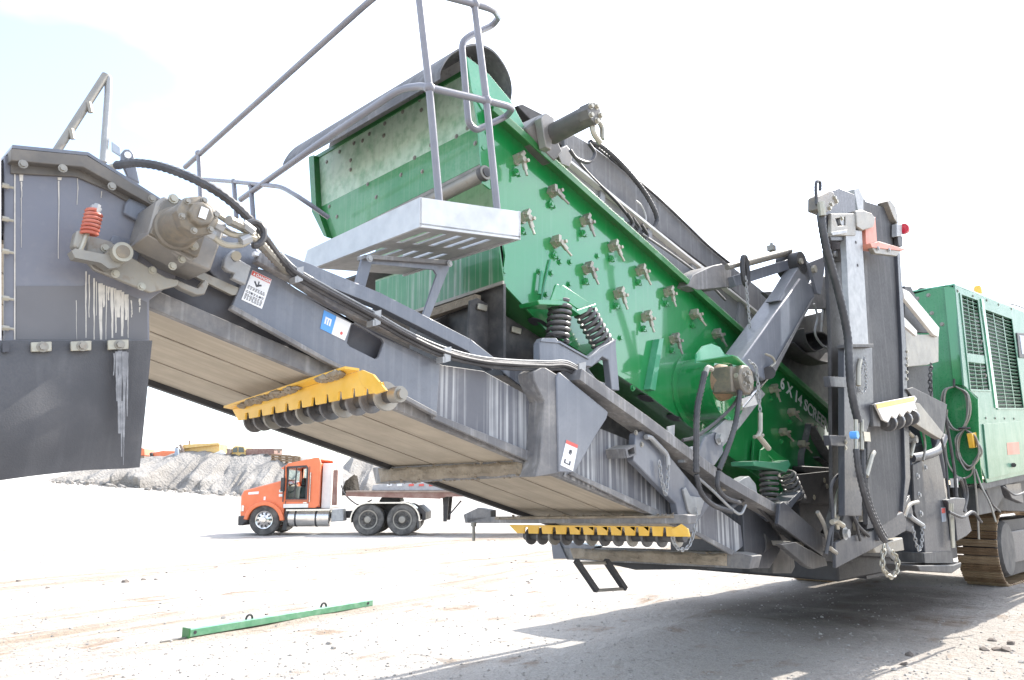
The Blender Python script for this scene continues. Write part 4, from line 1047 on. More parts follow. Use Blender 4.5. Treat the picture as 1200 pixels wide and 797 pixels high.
# first one, in the open under the belt
a1 = hit(421, 436, n0 - CNn * .015, CNn); l1 = lof(a1) + .05
r_a, r_c = Lp(455, 467, l1 + .05), Lp(293, 494, l1 + .05)
RO = roller(Lp(461, 463, l1 + .05), r_c, .030, .062, 12)
b = MB(); q = Lp(461, 463, l1 + .05); b.cyl(q, q + NO * .05, .034, seg=14); b.cyl(q + NO * .05, q + NO * .07, .022, seg=12); part('roller_bearing', b, 'worn_steel', RO)
GC = comb('roller_guard', l1 - .05, [(272, 480), (421, 434.5), (450, 458), (279, 493)], 11, 'yellow_paint')
b = MB(); b.plate([Lp(u, v, l1 - .052) for u, v in [(418, 436), (424, 433.5), (437, 439), (452, 457.5), (440, 462), (424, 452)]], EL * .012); part('guard_end', b, 'yellow_paint', GC, .002)
gt = [Lp(272, 480, l1 - .05), Lp(421, 434.5, l1 - .05)]
ua = [hit(262, 478, gt[0] - CNn * .003, CNn), hit(404, 432, gt[1] - CNn * .003, CNn)]
b = MB(); b.plate([gt[0], gt[1], ua[1], ua[0]], EZ * .01); part('guard_shelf', b, 'yellow_paint', GC)
def clods(px_a, px_b, l, n, r0, seed, spread=.03, dl=0.0, cl0=-.05):
    q = random.Random(seed); b = MB(); A, B_ = Lp(*px_a, l), Lp(*px_b, l)
    for k in range(n):
        t = q.random(); c = A.lerp(B_, t) + EZ * q.uniform(-spread, spread) + EL * (dl + q.uniform(cl0, .02)); b.ico(c, r0 * q.uniform(.4, 1.2), .35, .55, q)
    return b
b = MB(); sh0, sh1 = (gt[0] + ua[0]) / 2, (gt[1] + ua[1]) / 2; q = random.Random(4)
for k in range(170):
    t = q.choice([q.uniform(.08, .62), q.uniform(.78, .95), q.uniform(.1, .62)]); s = q.uniform(.1, .9)
    c = gt[0].lerp(gt[1], t).lerp(ua[0].lerp(ua[1], t), s) + NO * 0 - EL * .0 + EZ * .004
    b.ico(c - EZ * .008, q.uniform(.010, .028), .3, .45, q)
o = part('caked_soil', b, 'caked_dirt', GC, kind='stuff')
# second cross member: dirty box beam at the tower foot
a2 = Wp(630, 552, WN - .05); l2 = lof(a2)
b = MB(); A = [Lp(u, v, l2) for u, v in [(631, 538), (632, 557), (440, 567), (436, 548)]]; b.plate(A, EL * .12); X2 = part('cross_beam', b, 'grey_dusty', bev=.006)
b = clods((600, 547), (450, 557), l2 - .004, 70, .016, 11, .045, 0, -.006); part('caked_soil', b, 'caked_dirt', X2, kind='stuff')
b = clods((622, 557), (450, 566), l2 - .0, 60, .012, 12, .008, .05, -.05); part('caked_soil', b, 'caked_dirt', X2, kind='stuff')
dirt_sheet([(443, 549), (612, 541), (612, 556), (446, 565)], l2 - .003, X2, 3.3)
# third: grey bar, yellow comb and rollers
l3 = min(lof(hit(u, 603, n0 - CNn * .02, CNn)) for u in (580, 680, 790))
b = MB(); b.plate([Lp(u, v, l3) for u, v in [(800, 603), (806, 604), (806, 614), (548, 613), (545, 606)]], EL * .10); X3 = part('cross_beam', b, 'grey_dusty', bev=.005)
b = MB(); b.plate([Lp(u, v, l3) for u, v in [(560, 595), (575, 598), (575, 606), (545, 613), (543, 603)]], EL * .06); part('beam_end', b, 'grey_dusty', X3, .004)
b = clods((790, 604), (580, 606), l3 + .0, 70, .013, 13, .012, 0, -.01); part('caked_soil', b, 'caked_dirt', X3, kind='stuff')
G3 = comb('roller_guard', l3 + .02, [(596, 615), (786, 617), (800, 629), (606, 625)], 12, 'yellow_paint')
b = MB(); b.plate([Lp(u, v, l3 - .01) for u, v in [(786, 621), (798, 614), (806, 620), (808, 629), (790, 629)]], EL * .012); part('guard_end', b, 'yellow_paint', G3, .002)
roller(Lp(803, 630, l3 + .125), Lp(616, 628, l3 + .125), .030, .064, 12)
b = MB(); b.cyl(Lp(555, 612, l3), Lp(555, 634, l3), .012, seg=8); b.cyl(Lp(555, 612, l3), Lp(555, 617, l3), .022, seg=8); part('drop_pin', b, 'worn_steel')
dirt_sheet([(580, 605.5), (790, 603.5), (790, 607), (580, 609)], l3 - .002, X3, 5.1, 60, 4)
# fourth: dirty beam with end bracket
a4 = Wp(868, 655, WN - .05); l4 = lof(a4)
b = MB(); b.plate([Lp(u, v, l4) for u, v in [(866, 648), (882, 652), (878, 667), (664, 656), (660, 641)]], EL * .14); X4 = part('cross_beam', b, 'grey_dusty', bev=.006)
dirt_sheet([(668, 643), (852, 649), (852, 663), (672, 655)], l4 - .003, X4, 8.4)
b = MB(); b.plate([Lp(u, v, l4 - .02) for u, v in [(645, 632), (654, 633), (664, 655), (648, 655)]], EL * .14); b.plate([Lp(u, v, l4 - .0) for u, v in [(652, 633), (700, 640), (690, 645), (660, 643)]], EL * .10); part('beam_end', b, 'grey_paint', X4, .004)
b = clods((855, 655), (680, 650), l4 - .004, 70, .015, 14, .045, 0, -.006); part('caked_soil', b, 'caked_dirt', X4, kind='stuff')
b = MB(); b.plate([Lp(u, v, l4 + .1) for u, v in [(700, 658), (830, 664), (828, 667), (745, 668)]], EL * .12); part('skid_plate', b, 'grey_dark', X4)
# small hanging step
LD = []
P = [Wp(u, v, WN + .75) for u, v in [(675, 657), (699, 692), (732, 690), (710, 657)]]
b = MB(); b.bar(P[0], P[1], .035, .035, EL); b.bar(P[3], P[2], .045, .035, EL); SL = part('step_side', b, 'grey_dark')
b = MB(); b.cyl(P[1], P[2], .012, seg=8); b.cyl(P[0].lerp(P[1], .08), P[3].lerp(P[2], .08), .012, seg=8); part('step_rung', b, 'worn_steel')
# ================================================================== SCREEN BOX
SPX = [(569, 131), (576, 130), (660, 207), (760, 296), (860, 387), (930, 449), (978, 492), (992, 560), (948, 604), (880, 553), (820, 508), (760, 463), (700, 424), (641, 388), (588, 331), (592, 300)]
SIDE = wpart('screen_side', SPX, 0, .016, 'green_paint', .002)
hol = MB()
# folded edge along the top, standing towards the viewer
b = MB(); E0, E1 = Wp(573, 126, -.045), Wp(985, 493, -.045)
d = (E1 - E0).normalized(); up = d.cross(NO).normalized()
if up.z < 0: up = -up
b.bar((E0 + E1) / 2 - d * (E1 - E0).length / 2, E1, .10, .012, up); b.bar(E0 - up * .022 + NO * .045, E1 - up * .022 + NO * .045, .012, .045, up)
part('edge_flange', b, 'green_flange', SIDE, .002)
# pale upper wing plate
wpart('wing_plate', [(547, 66), (560, 76), (574, 88), (598, 117), (622, 162), (600, 143), (574, 126), (566, 129), (553, 107)], -.02, .018, 'green_pale', .002, parent=SIDE)
# vertical folded strip at the corner
b = MB(); b.wpl([(553, 107), (574, 128), (572, 180), (575, 222), (566, 215), (560, 140)], -.012, .012); part('corner_strip', b, 'green_paint', SIDE)
# underside lip with lightening holes
b = MB()
lip0 = [Wp(588, 331, .01), Wp(641, 388, .01), Wp(760, 463, .01), Wp(880, 553, .01), Wp(948, 604, .01)]
for p, q in zip(lip0, lip0[1:]): b.plate([p, q, q + NW * .26, p + NW * .26], EZ * .012)
LIP = part('bottom_flange', b, 'green_flange', SIDE)
b = MB()
for u, v in [(630, 377), (757, 466), (790, 489)]:
    c = Wp(u, v, .12); e = (lip0[2] - lip0[1]).normalized(); nn_ = e.cross(NW).normalized()
    if nn_.z > 0: nn_ = -nn_
    cc = hit(u, v, lip0[1] if u < 700 else lip0[2], ((lip0[1] - lip0[0]) if u < 640 else (lip0[3] - lip0[2])).cross(NW)) - EZ * .004
    ring = [cc + e * .07 * math.cos(a) + NW * .055 * math.sin(a) for a in np.linspace(0, 2 * math.pi, 17)[:-1]]
    b.plate(ring, -EZ * .004)
part('flange_opening', b, 'label_black', LIP)
wpart('screen_side', SPX, 2.02, .016, 'green_paint').__setitem__('label', 'far side plate of the green screen box')
# end wall: folded in two planes, seen from below
LE = lof(Wp(568, 150, 0))
def Ep(u, v): return Lp(u, v, LE)
tl_, tr_ = Ep(371, 187), Ep(556, 80); ml_, mr_ = Ep(374, 246), Ep(566, 140); cl_, cr_ = Ep(386, 278), Ep(568, 196)
for nm, q, m in (('end_wall', [Ep(371, 186), Ep(556, 79), Ep(564, 146), Ep(375, 243)], 'green_dusty'), ('end_wall', [Ep(375, 243), Ep(564, 146), Ep(567, 190), Ep(388, 281)], 'green_wall')):
    b = MB(); b.plate(q, EL * .012); EW = part(nm, b, m, None, .002)
b = MB(); q0, q1 = Ep(388, 281), Ep(568, 190); b.plate([q0, q1, q1 - EL * .0 + EL * .06 - EZ * .08, q0 + EL * .06 - EZ * .08], EL * .012); part('end_lip', b, 'galvanised', EW)
b = MB(); b.bar(Ep(371, 185), Ep(556, 78), .02, .03); part('end_edge', b, 'green_flange', EW)
b = MB(); b.plate([Ep(368, 186), Ep(374, 184), Ep(377, 243), Ep(390, 280), Ep(386, 278), Ep(372, 250)], -EL * .05); part('end_post', b, 'green_flange', EW)
b = MB()
for u, v in [(383, 190), (411, 188), (411, 199), (398, 178), (433, 157), (451, 145), (450, 159), (425, 165), (415, 168), (472, 131), (492, 117), (494, 129), (537, 88), (431, 216), (441, 231), (486, 185), (495, 201), (386, 242), (395, 254), (548, 150), (557, 168), (505, 170), (470, 205), (535, 160)]:
    b.bolt(Ep(u, v), -EL, .011, .008)
part('bolts', b, 'worn_steel', EW)
b = MB()
for u, v in [(394, 275), (430, 253), (464, 239), (508, 212), (553, 195), (535, 203)]: b.bolt(Ep(u, v) + EL * .02 - EZ * .02, -EL, .012, .012)
part('bolts', b, 'green_flange', EW)
# lower end wall seen under the platform, streaked
LE2 = LE + .10
def E2(u, v): return Lp(u, v, LE2)
b = MB(); b.plate([E2(440, 330), E2(584, 285), E2(590, 330), E2(482, 366), E2(440, 345)], EL * .012); EW2 = part('lower_end_wall', b, 'green_streaked', None, .002)
b = MB(); b.bar(E2(478, 368), E2(590, 331), .014, .02); part('wall_edge', b, 'worn_steel', EW2)
b = MB(); b.plate([Lp(560, 190, LE + .3), Lp(572, 190, LE + .3), Lp(585, 300, LE + .3), Lp(440, 340, LE + .3), Lp(440, 250, LE + .3)], EL * .01); part('inner_wall', b, 'green_dusty')
b = MB(); b.cyl(Lp(570, 202, LE - .02), Lp(452, 262, LE - .02), .045, seg=16); CT = part('cross_tube', b, 'worn_steel')
b = MB(); b.cyl(Lp(569, 202.5, LE - .02), Lp(564.5, 205, LE - .02), .047, seg=16); b.cyl(Lp(571, 201.5, LE - .02), Lp(568, 203, LE - .02), .03, seg=12); part('tube_end', b, 'rubber', CT)
# rubber hood arching over the feed end
b = MB(); arc = dense([Wp(u, v, .02) for u, v in [(516, 90), (517, 80), (527, 64), (543, 54), (560, 51), (577, 58), (589, 72), (597, 88), (600, 104), (598, 120)]], 60)
sh = MB(); na = len(arc); HW = 1.86
vs = arc + [p + NW * HW for p in arc] ; inn = [p - EZ * .015 + EL * (.0) for p in arc] + [p + NW * HW - EZ * .015 for p in arc]
fs = [(i, i + 1, i + 1 + na, i + na) for i in range(na - 1)] + [(2 * na + i, 2 * na + i + na, 2 * na + i + 1 + na, 2 * na + i + 1) for i in range(na - 1)]
fs += [(i, i + 2 * na, i + 1 + 2 * na, i + 1) for i in range(na - 1)] + [(i + na, i + 1 + na, i + 1 + 3 * na, i + 3 * na) for i in range(na - 1)]
fs += [(0, na, 3 * na, 2 * na), (na - 1, 3 * na - 1, 4 * na - 1, 2 * na - 1)]
sh.add(vs + inn, fs); HD = part('feed_hood', sh, 'rubber_sheet')
b = MB(); b.plate([Ep(384, 178), Ep(386, 168), Ep(396, 157), Ep(510, 84), Ep(528, 72), Ep(550, 66), Ep(556, 80)], EL * .012); part('hood_skirt', b, 'hood_steel', HD, .003)
# rows of tensioning pins on the side plate
pin_w = MB(); T = .0052
def LV(l, n, z): return EL * l + NO * n + EZ * z      # about the pin's own origin
pw = MB(); pw.cyl(LV(0, 0, 0), LV(0, .012, 0), .026, seg=12); pw.box(LV(-.012, .02, .012), LV(.02, 0, -.02), LV(0, .02, 0), LV(.013, 0, .014)); pin_base = pw
pr = MB(); pr.cyl(LV(.0, .03, -.0), LV(.0, .075, 0), .019, seg=10); pr.box(LV(.012, .055, -.005), LV(.036, .0, -.040), LV(0, .010, 0), LV(.010, 0, .008)); pr.cyl(LV(.026, .05, .006), LV(.026, .085, .006), .012, seg=8)
pr.cyl(LV(.02, .06, -.03), LV(.058, .075, -.092), .0085, seg=8); pr.box(LV(-.016, .04, .028), LV(.006, 0, .024), LV(0, .03, 0), LV(.012, 0, -.004))
pg = MB(); pg.cyl(LV(-.015, 0, -.075), LV(-.015, .02, -.075), .024, seg=6); pg.cyl(LV(.026, 0, -.082), LV(.026, .014, -.082), .010, seg=6); pg.cyl(LV(-.015, 0, -.075), LV(-.015, .028, -.075), .012, seg=8)
PIN_M = rawmesh('tension_pin', pr, 'zinc'); PIN_MS = [PIN_M, rawmesh('tension_pin', pr, 'worn_steel'), PIN_M]; PINB_M = rawmesh('pin_seat', pw, 'zinc'); PING_M = rawmesh('pin_nut', pg, 'green_paint')
# join the seat and wedge in one mesh with its bolts separate
pins = [(605, 190), (646, 228), (612, 258), (683, 262), (650, 287), (716, 292), (686, 318), (748, 320), (722, 347), (780, 345), (754, 374), (811, 371), (787, 400), (837, 394), (861, 411), (903, 458), (925, 485), (946, 502), (915, 508), (937, 522)]
rp = random.Random(2)
for u, v in pins:
    loc = Wp(u, v, -.001); q = Matrix.Rotation(R(rp.uniform(-28, 24)), 3, NW)
    inst('tension_pin', rp.choice(PIN_MS), SIDE, loc, q); inst('pin_seat', PINB_M, SIDE, loc, q); inst('pin_nut', PING_M, SIDE, loc)
b = MB()
for u, v in [(656, 307), (667, 333), (668, 307), (646, 320), (640, 345), (727, 396), (590, 318), (632, 318), (569, 156), (565, 174), (741, 455), (728, 258), (700, 300)]: b.bolt(Wp(u, v, -.001), NO, .016, .016)
part('side_bolts', b, 'green_paint', SIDE)
b = MB(); b.tube([Wp(645, 304, -.01), Wp(634, 352, -.01)], .006, 6); b.tube([Wp(635, 318, -.03), Wp(632, 345, -.03)], .012, 8); part('grease_line', b, 'green_pale', SIDE)
# lettering, running down along the edge
p0, p1 = Wp(914, 455, -.004), Wp(971, 508, -.004)
ex = (p1 - p0).normalized(); ey = NO.cross(ex).normalized()
ey = ey if ey.z > 0 else -ey
tm = text_mb('6 X 14 SCREEN', .155, p0 + ey * .015, ex, ey, .003)
ln = max((q - p0).dot(ex) for q in tm.v); k = (p1 - p0).length / ln
tm = text_mb('6 X 14 SCREEN', .155 * k, p0 + ey * .015, ex, ey, .003); part('lettering', tm, 'white_mark', SIDE)
# coil springs and their brackets
def spring(pa, pb, rad, wire, turns): b = MB(); b.coil(pa, pb, rad, wire, turns, 7, 16); return b
WS = -.14
SB = wpart('spring_bracket', [(630, 352), (634, 351), (660, 352), (676, 363), (698, 356), (698, 360), (680, 369), (664, 358), (632, 357)], WS - .06, .16, 'green_paint', .004)
b = MB(); b.wpl([(645, 352), (652, 333), (655, 333), (662, 352)], WS - .06, .012); b.wpl([(656, 336), (660, 334), (690, 354), (680, 364), (666, 354), (657, 345)], WS, .012); b.wpl([(656, 336), (651, 334), (649, 340), (662, 353)], WS + .05, .012); part('bracket_rib', b, 'green_paint', SB, .003)
part('coil_spring', spring(Wp(657, 354, WS), Wp(653, 400, WS), .066, .0125, 7), 'spring_black')
part('coil_spring', spring(Wp(684, 363, WS), Wp(707, 405, WS), .066, .0125, 7), 'spring_black')
SS = wpart('spring_stand', [(632, 402), (636, 396), (652, 396), (656, 401), (690, 419), (704, 407), (722, 397), (722, 408), (726, 458), (717, 457), (713, 422), (706, 418), (694, 430), (680, 428), (656, 425), (640, 432), (632, 430)], WS - .09, .05, 'grey_paint', .005)
wpart('stand_web', [(656, 424), (690, 420), (712, 416), (722, 470), (700, 452), (668, 436)], WS + .06, .02, 'grey_paint', .004, parent=SS, holes=[[(690, 432), (708, 420), (713, 450), (700, 446)]])
b = MB(); b.plate([Wp(634, 400, WS - .1), Wp(656, 402, WS - .1), Wp(690, 421, WS - .1), Wp(690, 421, WS + .1), Wp(656, 402, WS + .1), Wp(634, 400, WS + .1)], EZ * .012); b.plate([Wp(690, 421, WS - .1), Wp(722, 399, WS - .1), Wp(722, 399, WS + .1), Wp(690, 421, WS + .1)], EZ * .012); part('spring_seat', b, 'grey_paint', SS)
part('coil_spring', spring(Wp(901, 548, WS), Wp(901, 592, WS), .068, .014, 7), 'spring_black')
part('coil_spring', spring(Wp(921, 554, WS), Wp(934, 585, WS), .068, .014, 6), 'spring_black')
SB2 = wpart('spring_bracket', [(883, 541), (886, 540), (912, 542), (924, 539), (927, 545), (921, 554), (914, 551), (884, 546)], WS - .09, .20, 'green_pale', .004)
b = MB(); b.wpl([(890, 543), (891, 527), (896, 525), (906, 543)], WS - .05, .012); b.wpl([(893, 525), (899, 523), (924, 540), (916, 549)], WS, .012); b.wpl([(882, 545), (884, 515), (886, 515), (886, 545)], WS + .1, .02); part('bracket_rib', b, 'green_paint', SB2, .003)
wpart('spring_stand', [(885, 596), (908, 592), (918, 595), (938, 575), (941, 577), (926, 598), (920, 612), (885, 606)], WS - .08, .16, 'grey_paint', .005)
# exciter drum with guard and motor
b = MB(); c = Wp(812, 458, 0); b.lathe(c, NO, [(0, .245), (.29, .245), (.295, .25), (.31, .25), (.312, .23), (.312, .02)], 36); VB = part('exciter_drum', b, 'green_paint', bev=0)
c2 = c + NO * .312
b = MB()
for k in range(10):
    a = k * math.pi / 5 + .2; b.bolt(c + NO * .31 + (EL * math.cos(a) + EZ * math.sin(a)) * .238, NO, .011, .012)
    b.bolt(c + (EL * math.cos(a) + EZ * math.sin(a)) * .275, NO, .014, .014)
part('drum_bolts', b, 'green_pale', VB)
b = MB(); b.lathe(c - NO * 0, NO, [(0, .30), (.016, .30), (.018, .24)], 32); part('drum_flange', b, 'green_paint', VB)
WG = -.46
b = MB(); b.plate([Wp(815, 424, -.31), Wp(855, 418, -.52), Wp(866, 420, -.52), Wp(880, 434, -.50), Wp(846, 404, -.31), Wp(830, 404, -.31)], EZ * .01)
b = MB(); g0 = [Wp(u, v, -.315) for u, v in [(814, 426), (815, 415), (822, 406), (832, 403), (842, 407), (850, 419)]]; b.plate(g0, NO * .012); part('guard_dome', b, 'green_pale', VB)
b = MB(); q = [Wp(815, 423, -.33), Wp(851, 419, -.33)]
b.plate([Wp(815, 424, -.33), Wp(858, 417, -.50), Wp(864, 419, -.50), Wp(879, 433, -.50), Wp(878, 452, -.50), Wp(872, 456, -.50), Wp(864, 440, -.47), Wp(858, 427, -.45)], EL * .004 + EZ * .008); part('guard_plate', b, 'green_paint', VB)
b = MB(); m0 = Wp(848, 448, -.34); b.box(m0 + NO * .06, EL * .13, NO * .08, EZ * .095); b.cyl(m0 + NO * .10, m0 + NO * .19, .11, seg=10); EM = part('exciter_motor', b, 'motor_cast', VB, .012)
b = MB()
for k in range(5):
    a = k * 1.2566; b.bolt(m0 + NO * .19 + (EL * math.cos(a) + EZ * math.sin(a)) * .055, NO, .014, .014)
b.cyl(m0 + NO * .19, m0 + NO * .22, .03, seg=10); part('motor_bolts', b, 'worn_steel', VB)
b = MB(); b.lathe(m0 - NO * .03, NO, [(0, .14), (.05, .13), (.09, .10)], 18); part('motor_adapter', b, 'rust_steel', VB)
wpart('stiffener_bar', [(762, 456), (773, 397), (778, 396), (768, 458)], -.06, .06, 'green_pale', .003, parent=SIDE)
b = MB(); b.wpl([(783, 411), (789, 401), (793, 411), (800, 416), (797, 420), (784, 418)], -.32, .03)
# exciter hoses
hz_ = [(829, 431), (826, 436), (822, 455), (817, 480), (816, 520), (816, 556), (822, 578), (836, 592), (858, 600)]
b = MB(); b.tube(fillet([Wp(834, 433, -.50), Wp(829, 430, -.50), Wp(826, 440, -.50)], .03), .02, 8); b.tube(fillet([Wp(862, 440, -.50), Wp(868, 441, -.50), Wp(868, 450, -.50)], .03), .018, 8); part('hose_elbow', b, 'zinc', VB)
ribhose('hydraulic_hose', [Wp(u, v, -.50) for u, v in hz_[1:6]], .021, step=.016, rib=.10)
ribhose('hydraulic_hose', [Wp(u, v, -.50) for u, v in hz_[5:]], .017, step=.014)
hz2 = [(868, 448), (866, 470), (861, 500), (851, 530), (842, 552), (841, 570), (850, 583), (868, 590)]
ribhose('hydraulic_hose', [Wp(u, v, -.50) for u, v in hz2[:5]], .019, step=.016)
ribhose('hydraulic_hose', [Wp(u, v, -.50) for u, v in hz2[4:]], .016, step=.014)
hose('hydraulic_hose', [Wp(u, v, -.42) for u, v in [(868, 448), (864, 468), (852, 483), (835, 498), (815, 512), (800, 516)]], .013)
hose('hydraulic_hose', [Wp(u, v, -.36) for u, v in [(850, 600), (875, 585), (890, 596), (905, 612)]], .014)
hose('hydraulic_hose', [Wp(u, v, -.36) for u, v in [(838, 575), (860, 572), (880, 582), (900, 600), (915, 606)]], .016, 'worn_steel')
hose('oil_line', [Wp(u, v, -.40) for u, v in [(818, 560), (835, 575), (858, 597), (868, 602), (874, 592)]], .010, 'galvanised')
wpart('valve_block', [(862, 567), (872, 560), (878, 558), (886, 567), (888, 578), (884, 584), (868, 578)], -.36, .08, 'galvanised', .008)
wpart('pin_bracket', [(817, 545), (820, 525), (826, 512), (838, 506), (846, 510), (848, 530), (838, 545), (824, 550)], -.38, .06, 'grey_paint', .006)
bolts('pin_heads', [(842, 514)], -.39, 'galvanised', .03, .03)

# ================================================================== FEED CONVEYOR behind the screen
WU = .20
def skirt_pts(): pass
wpart('hopper_side', [(655, 184), (700, 219), (760, 264), (826, 313), (905, 381), (985, 448), (985, 505), (930, 452), (860, 390), (760, 300), (640, 188)], WU, .03, 'hopper_steel')
b = MB(); b.bar(Wp(655, 183, WU - .02), Wp(985, 447, WU - .02), .07, .02, EZ); part('hopper_flange', b, 'pale_paint')  # sunlit top of the flange painted in as a pale tone
wpart('hopper_rubber', [(661, 164), (672, 158), (690, 168), (730, 198), (766, 228), (800, 260), (858, 312), (905, 350), (985, 420), (985, 446), (905, 380), (826, 311), (700, 216), (662, 186)], WU + .08, .03, 'rubber_sheet')
wpart('hopper_back', [(606, 124), (612, 122), (640, 136), (690, 170), (690, 190), (640, 160)], WU + .15, .3, 'grey_dark')
b = MB()
for u in (735, 742, 752): b.tube(fillet([Wp(u, 250 + (u - 735) * .8, WU - .06), Wp(u + 8, 262 + (u - 735) * .8, WU - .06), Wp(u + 2, 272 + (u - 735) * .8, WU - .06)], .03), .012, 8)
part('pipe_clamp', b, 'rubber')
wpart('clamp_pad', [(735, 262), (738, 259), (754, 272), (755, 279), (750, 281)], WU - .05, .03, 'black_part', .006)
ribhose('hydraulic_hose', [Wp(u, v, WU - .0) for u, v in [(692, 166), (706, 172), (728, 192), (750, 218), (764, 240), (770, 258), (763, 270), (752, 272)]], .020, step=.016)
hose('hydraulic_hose', [Wp(u, v, WU - .03) for u, v in [(745, 235), (752, 242), (757, 256), (752, 265)]], .008, 'galvanised')
b = MB(); b.tube(dense([Wp(u, v, WU + .06) for u, v in [(690, 166), (706, 178), (732, 199), (768, 229), (802, 261), (830, 288), (858, 311)]], 60), .012, 6); part('rubber_edging', b, 'rubber')
for u, v in ((705, 226), (760, 270), (812, 312), (868, 360)): wpart('hopper_rib', [(u, v - 8), (u + 5, v - 4), (u + 3, v + 26), (u - 3, v + 22)], WU - .03, .03, 'hopper_steel', .003)
hose('hydraulic_hose', [Wp(u, v, WU - .05) for u, v in [(672, 182), (690, 204), (722, 236), (738, 256), (748, 270)]], .012)
hose('hydraulic_hose', [Wp(u, v, -.16) for u, v in [(690, 168), (697, 180), (690, 190), (676, 186), (668, 176)]], .013)
hose('hydraulic_hose', [Wp(u, v, WU - .06) for u, v in [(752, 274), (790, 300), (824, 326), (850, 352)]], .011, 'grey_dusty')
# its drive
b = MB(); b.wpl([(616, 150), (634, 134), (648, 134), (652, 160), (660, 178), (650, 190), (632, 172)], -.10, .25); FD = part('feed_gearbox', b, 'motor_grey', bev=.015)
wpart('drive_flange', [(634, 138), (640, 132), (650, 138), (646, 176), (640, 172)], -.17, .06, 'gear_plate', .005, parent=FD)
mA, mB_ = Wp(646, 158, -.14), Wp(646, 158, -.14) + NO * .30 + EZ * .02
b = MB(); b.cyl(mA, mB_, .066, seg=18); b.cyl(mB_ - NO * .02, mB_ + NO * .06, .072, seg=8); part('feed_motor', b, 'motor_grey', FD, .004)
b = MB()
for k in range(5):
    a = k * 1.2566; b.bolt(mB_ + NO * .06 + (EL * math.cos(a) + EZ * math.sin(a)) * .05, NO, .014, .018)
e = mB_ + NO * .02
b.tube(fillet([e - EZ * .05 + EL * .02, e - EZ * .11 + EL * .03, e - EZ * .15 + EL * .10], .03), .018, 8); b.tube(fillet([e + EL * .06, e + EL * .12 - EZ * .03, e + EL * .12 - EZ * .12], .03), .016, 8)
part('motor_ports', b, 'zinc', FD)
b = MB(); b.wpl([(652, 176), (664, 170), (672, 180), (668, 196), (658, 192)], -.06, .10); part('feed_bracket', b, 'gear_plate', FD, .006)
# dark interior under the screen
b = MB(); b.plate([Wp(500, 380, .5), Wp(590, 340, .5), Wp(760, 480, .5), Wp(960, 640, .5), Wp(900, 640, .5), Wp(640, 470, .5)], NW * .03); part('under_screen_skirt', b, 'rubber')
wpart('rubber_skirt', [(551, 352), (560, 349), (641, 400), (640, 452), (600, 430), (548, 418)], .12, .02, 'rubber')
b = MB(); b.plate([Wp(500, 360, .10), Wp(575, 346, .10), Wp(575, 420, .10), Wp(500, 405, .10)], NW * .02)
for u, v in [(566, 360), (606, 387)]: wpart('skirt_clip', [(u - 5, v - 5), (u + 6, v - 2), (u + 5, v + 5), (u - 6, v + 2)], .10, .015, 'zinc')
b = MB(); b.bar(E2(500, 370), E2(560, 350), .05, .05); part('dirty_ledge', b, 'caked_dirt')
b = MB(); b.plate([Lp(480, 372, LE2 + .05), Lp(590, 332, LE2 + .05), Lp(590, 440, LE2 + .05), Lp(480, 440, LE2 + .05)], EL * .02); part('rear_skirt', b, 'rubber')

# ================================================================== PLATFORM, BRACKET, RAILINGS
WPN = -.45
pc = [Wp(492, 231, WPN), Wp(610, 248, WPN), Wp(610, 281, WPN), Wp(492, 266, WPN)]
Lc = lof(pc[0]); fl_ = Lp(360, 292, Lc); PD = wof(fl_) - WPN
b = MB(); b.plate(pc, NW * .014); PF = part('access_platform', b, 'galvanised_bright', bev=.003)
b = MB(); b.plate([pc[0], pc[3], Lp(352, 320, Lc), Lp(360, 293, Lc)], EL * .014); part('side_kerb', b, 'galvanised_bright', PF, .003)
b = MB(); q = [pc[1], pc[2]]; b.plate([pc[1], pc[2], pc[2] + NW * PD, pc[1] + NW * PD], -EL * .014); part('side_kerb', b, 'galvanised_bright', PF)
# tread pan with slots that let light through
pd = pc[3] + EZ * .012; pe = pc[2] + EZ * .012
ue = (pe - pd); ul = ue.length; ue.normalize()
outer = [pd, pe, pe + NW * PD, pd + NW * PD]; hs = []
def slot(s, w0, w1, hw=.019):
    p = pd + ue * s; return [p + NW * w0 - ue * hw, p + NW * w0 + ue * hw, p + NW * w1 + ue * hw, p + NW * w1 - ue * hw]
for i in range(6):
    s = .13 + i * .105
    hs.append(slot(s, .10, .34)); hs.append(slot(s, .46, .70))
hs = [h for h in hs if (h[0] - pd).dot(ue) > .03 and (h[1] - pd).dot(ue) < ul - .03]
b = MB(); b.plate(outer, EZ * .008, hs); part('tread_pan', b, 'galvanised', PF)
b = MB(); b.wpl([(413, 344), (424, 303), (432, 299), (528, 307), (528, 311), (497, 390), (489, 388), (512, 322), (508, 316), (436, 309), (426, 345)], WPN + .30, .014)
for k, p in enumerate(b.v): pass
PB = part('platform_bracket', b, 'grey_paint', bev=.004)
b = MB(); b.wpl([(428, 298), (530, 305), (530, 310), (428, 303)], WPN + .27, .07); part('bracket_flange', b, 'grey_dusty', PB, .003)
bolts('bolts', [(433, 303), (527, 309)], WPN + .26, 'galvanised', .012, parent=PB)
WR = WPN + .02
def rtube(name, pts, r=.0195, parent=None, fl=.09, m='rail_paint'):
    b = MB(); b.tube(fillet(pts, fl, 6), r, 10); return part(name, b, m, parent)
def ball(p, r=.029, parent=None):
    b = MB(); b.lathe(p - EZ * r, EZ, [(r + r * math.sin(a), r * math.cos(a)) for a in np.linspace(-1.5, 1.5, 9)], 12); return part('rail_joint', b, 'rail_paint', parent)
PO1 = rtube('rail_post', [Wp(515, 240, WR), Wp(503, 103, WR), Wp(488, -30, WR)], parent=None, fl=.01)
PO2 = rtube('rail_post', [Wp(583, 250, WR), Wp(570, 118, WR), Wp(556, 5, WR)], fl=.01)
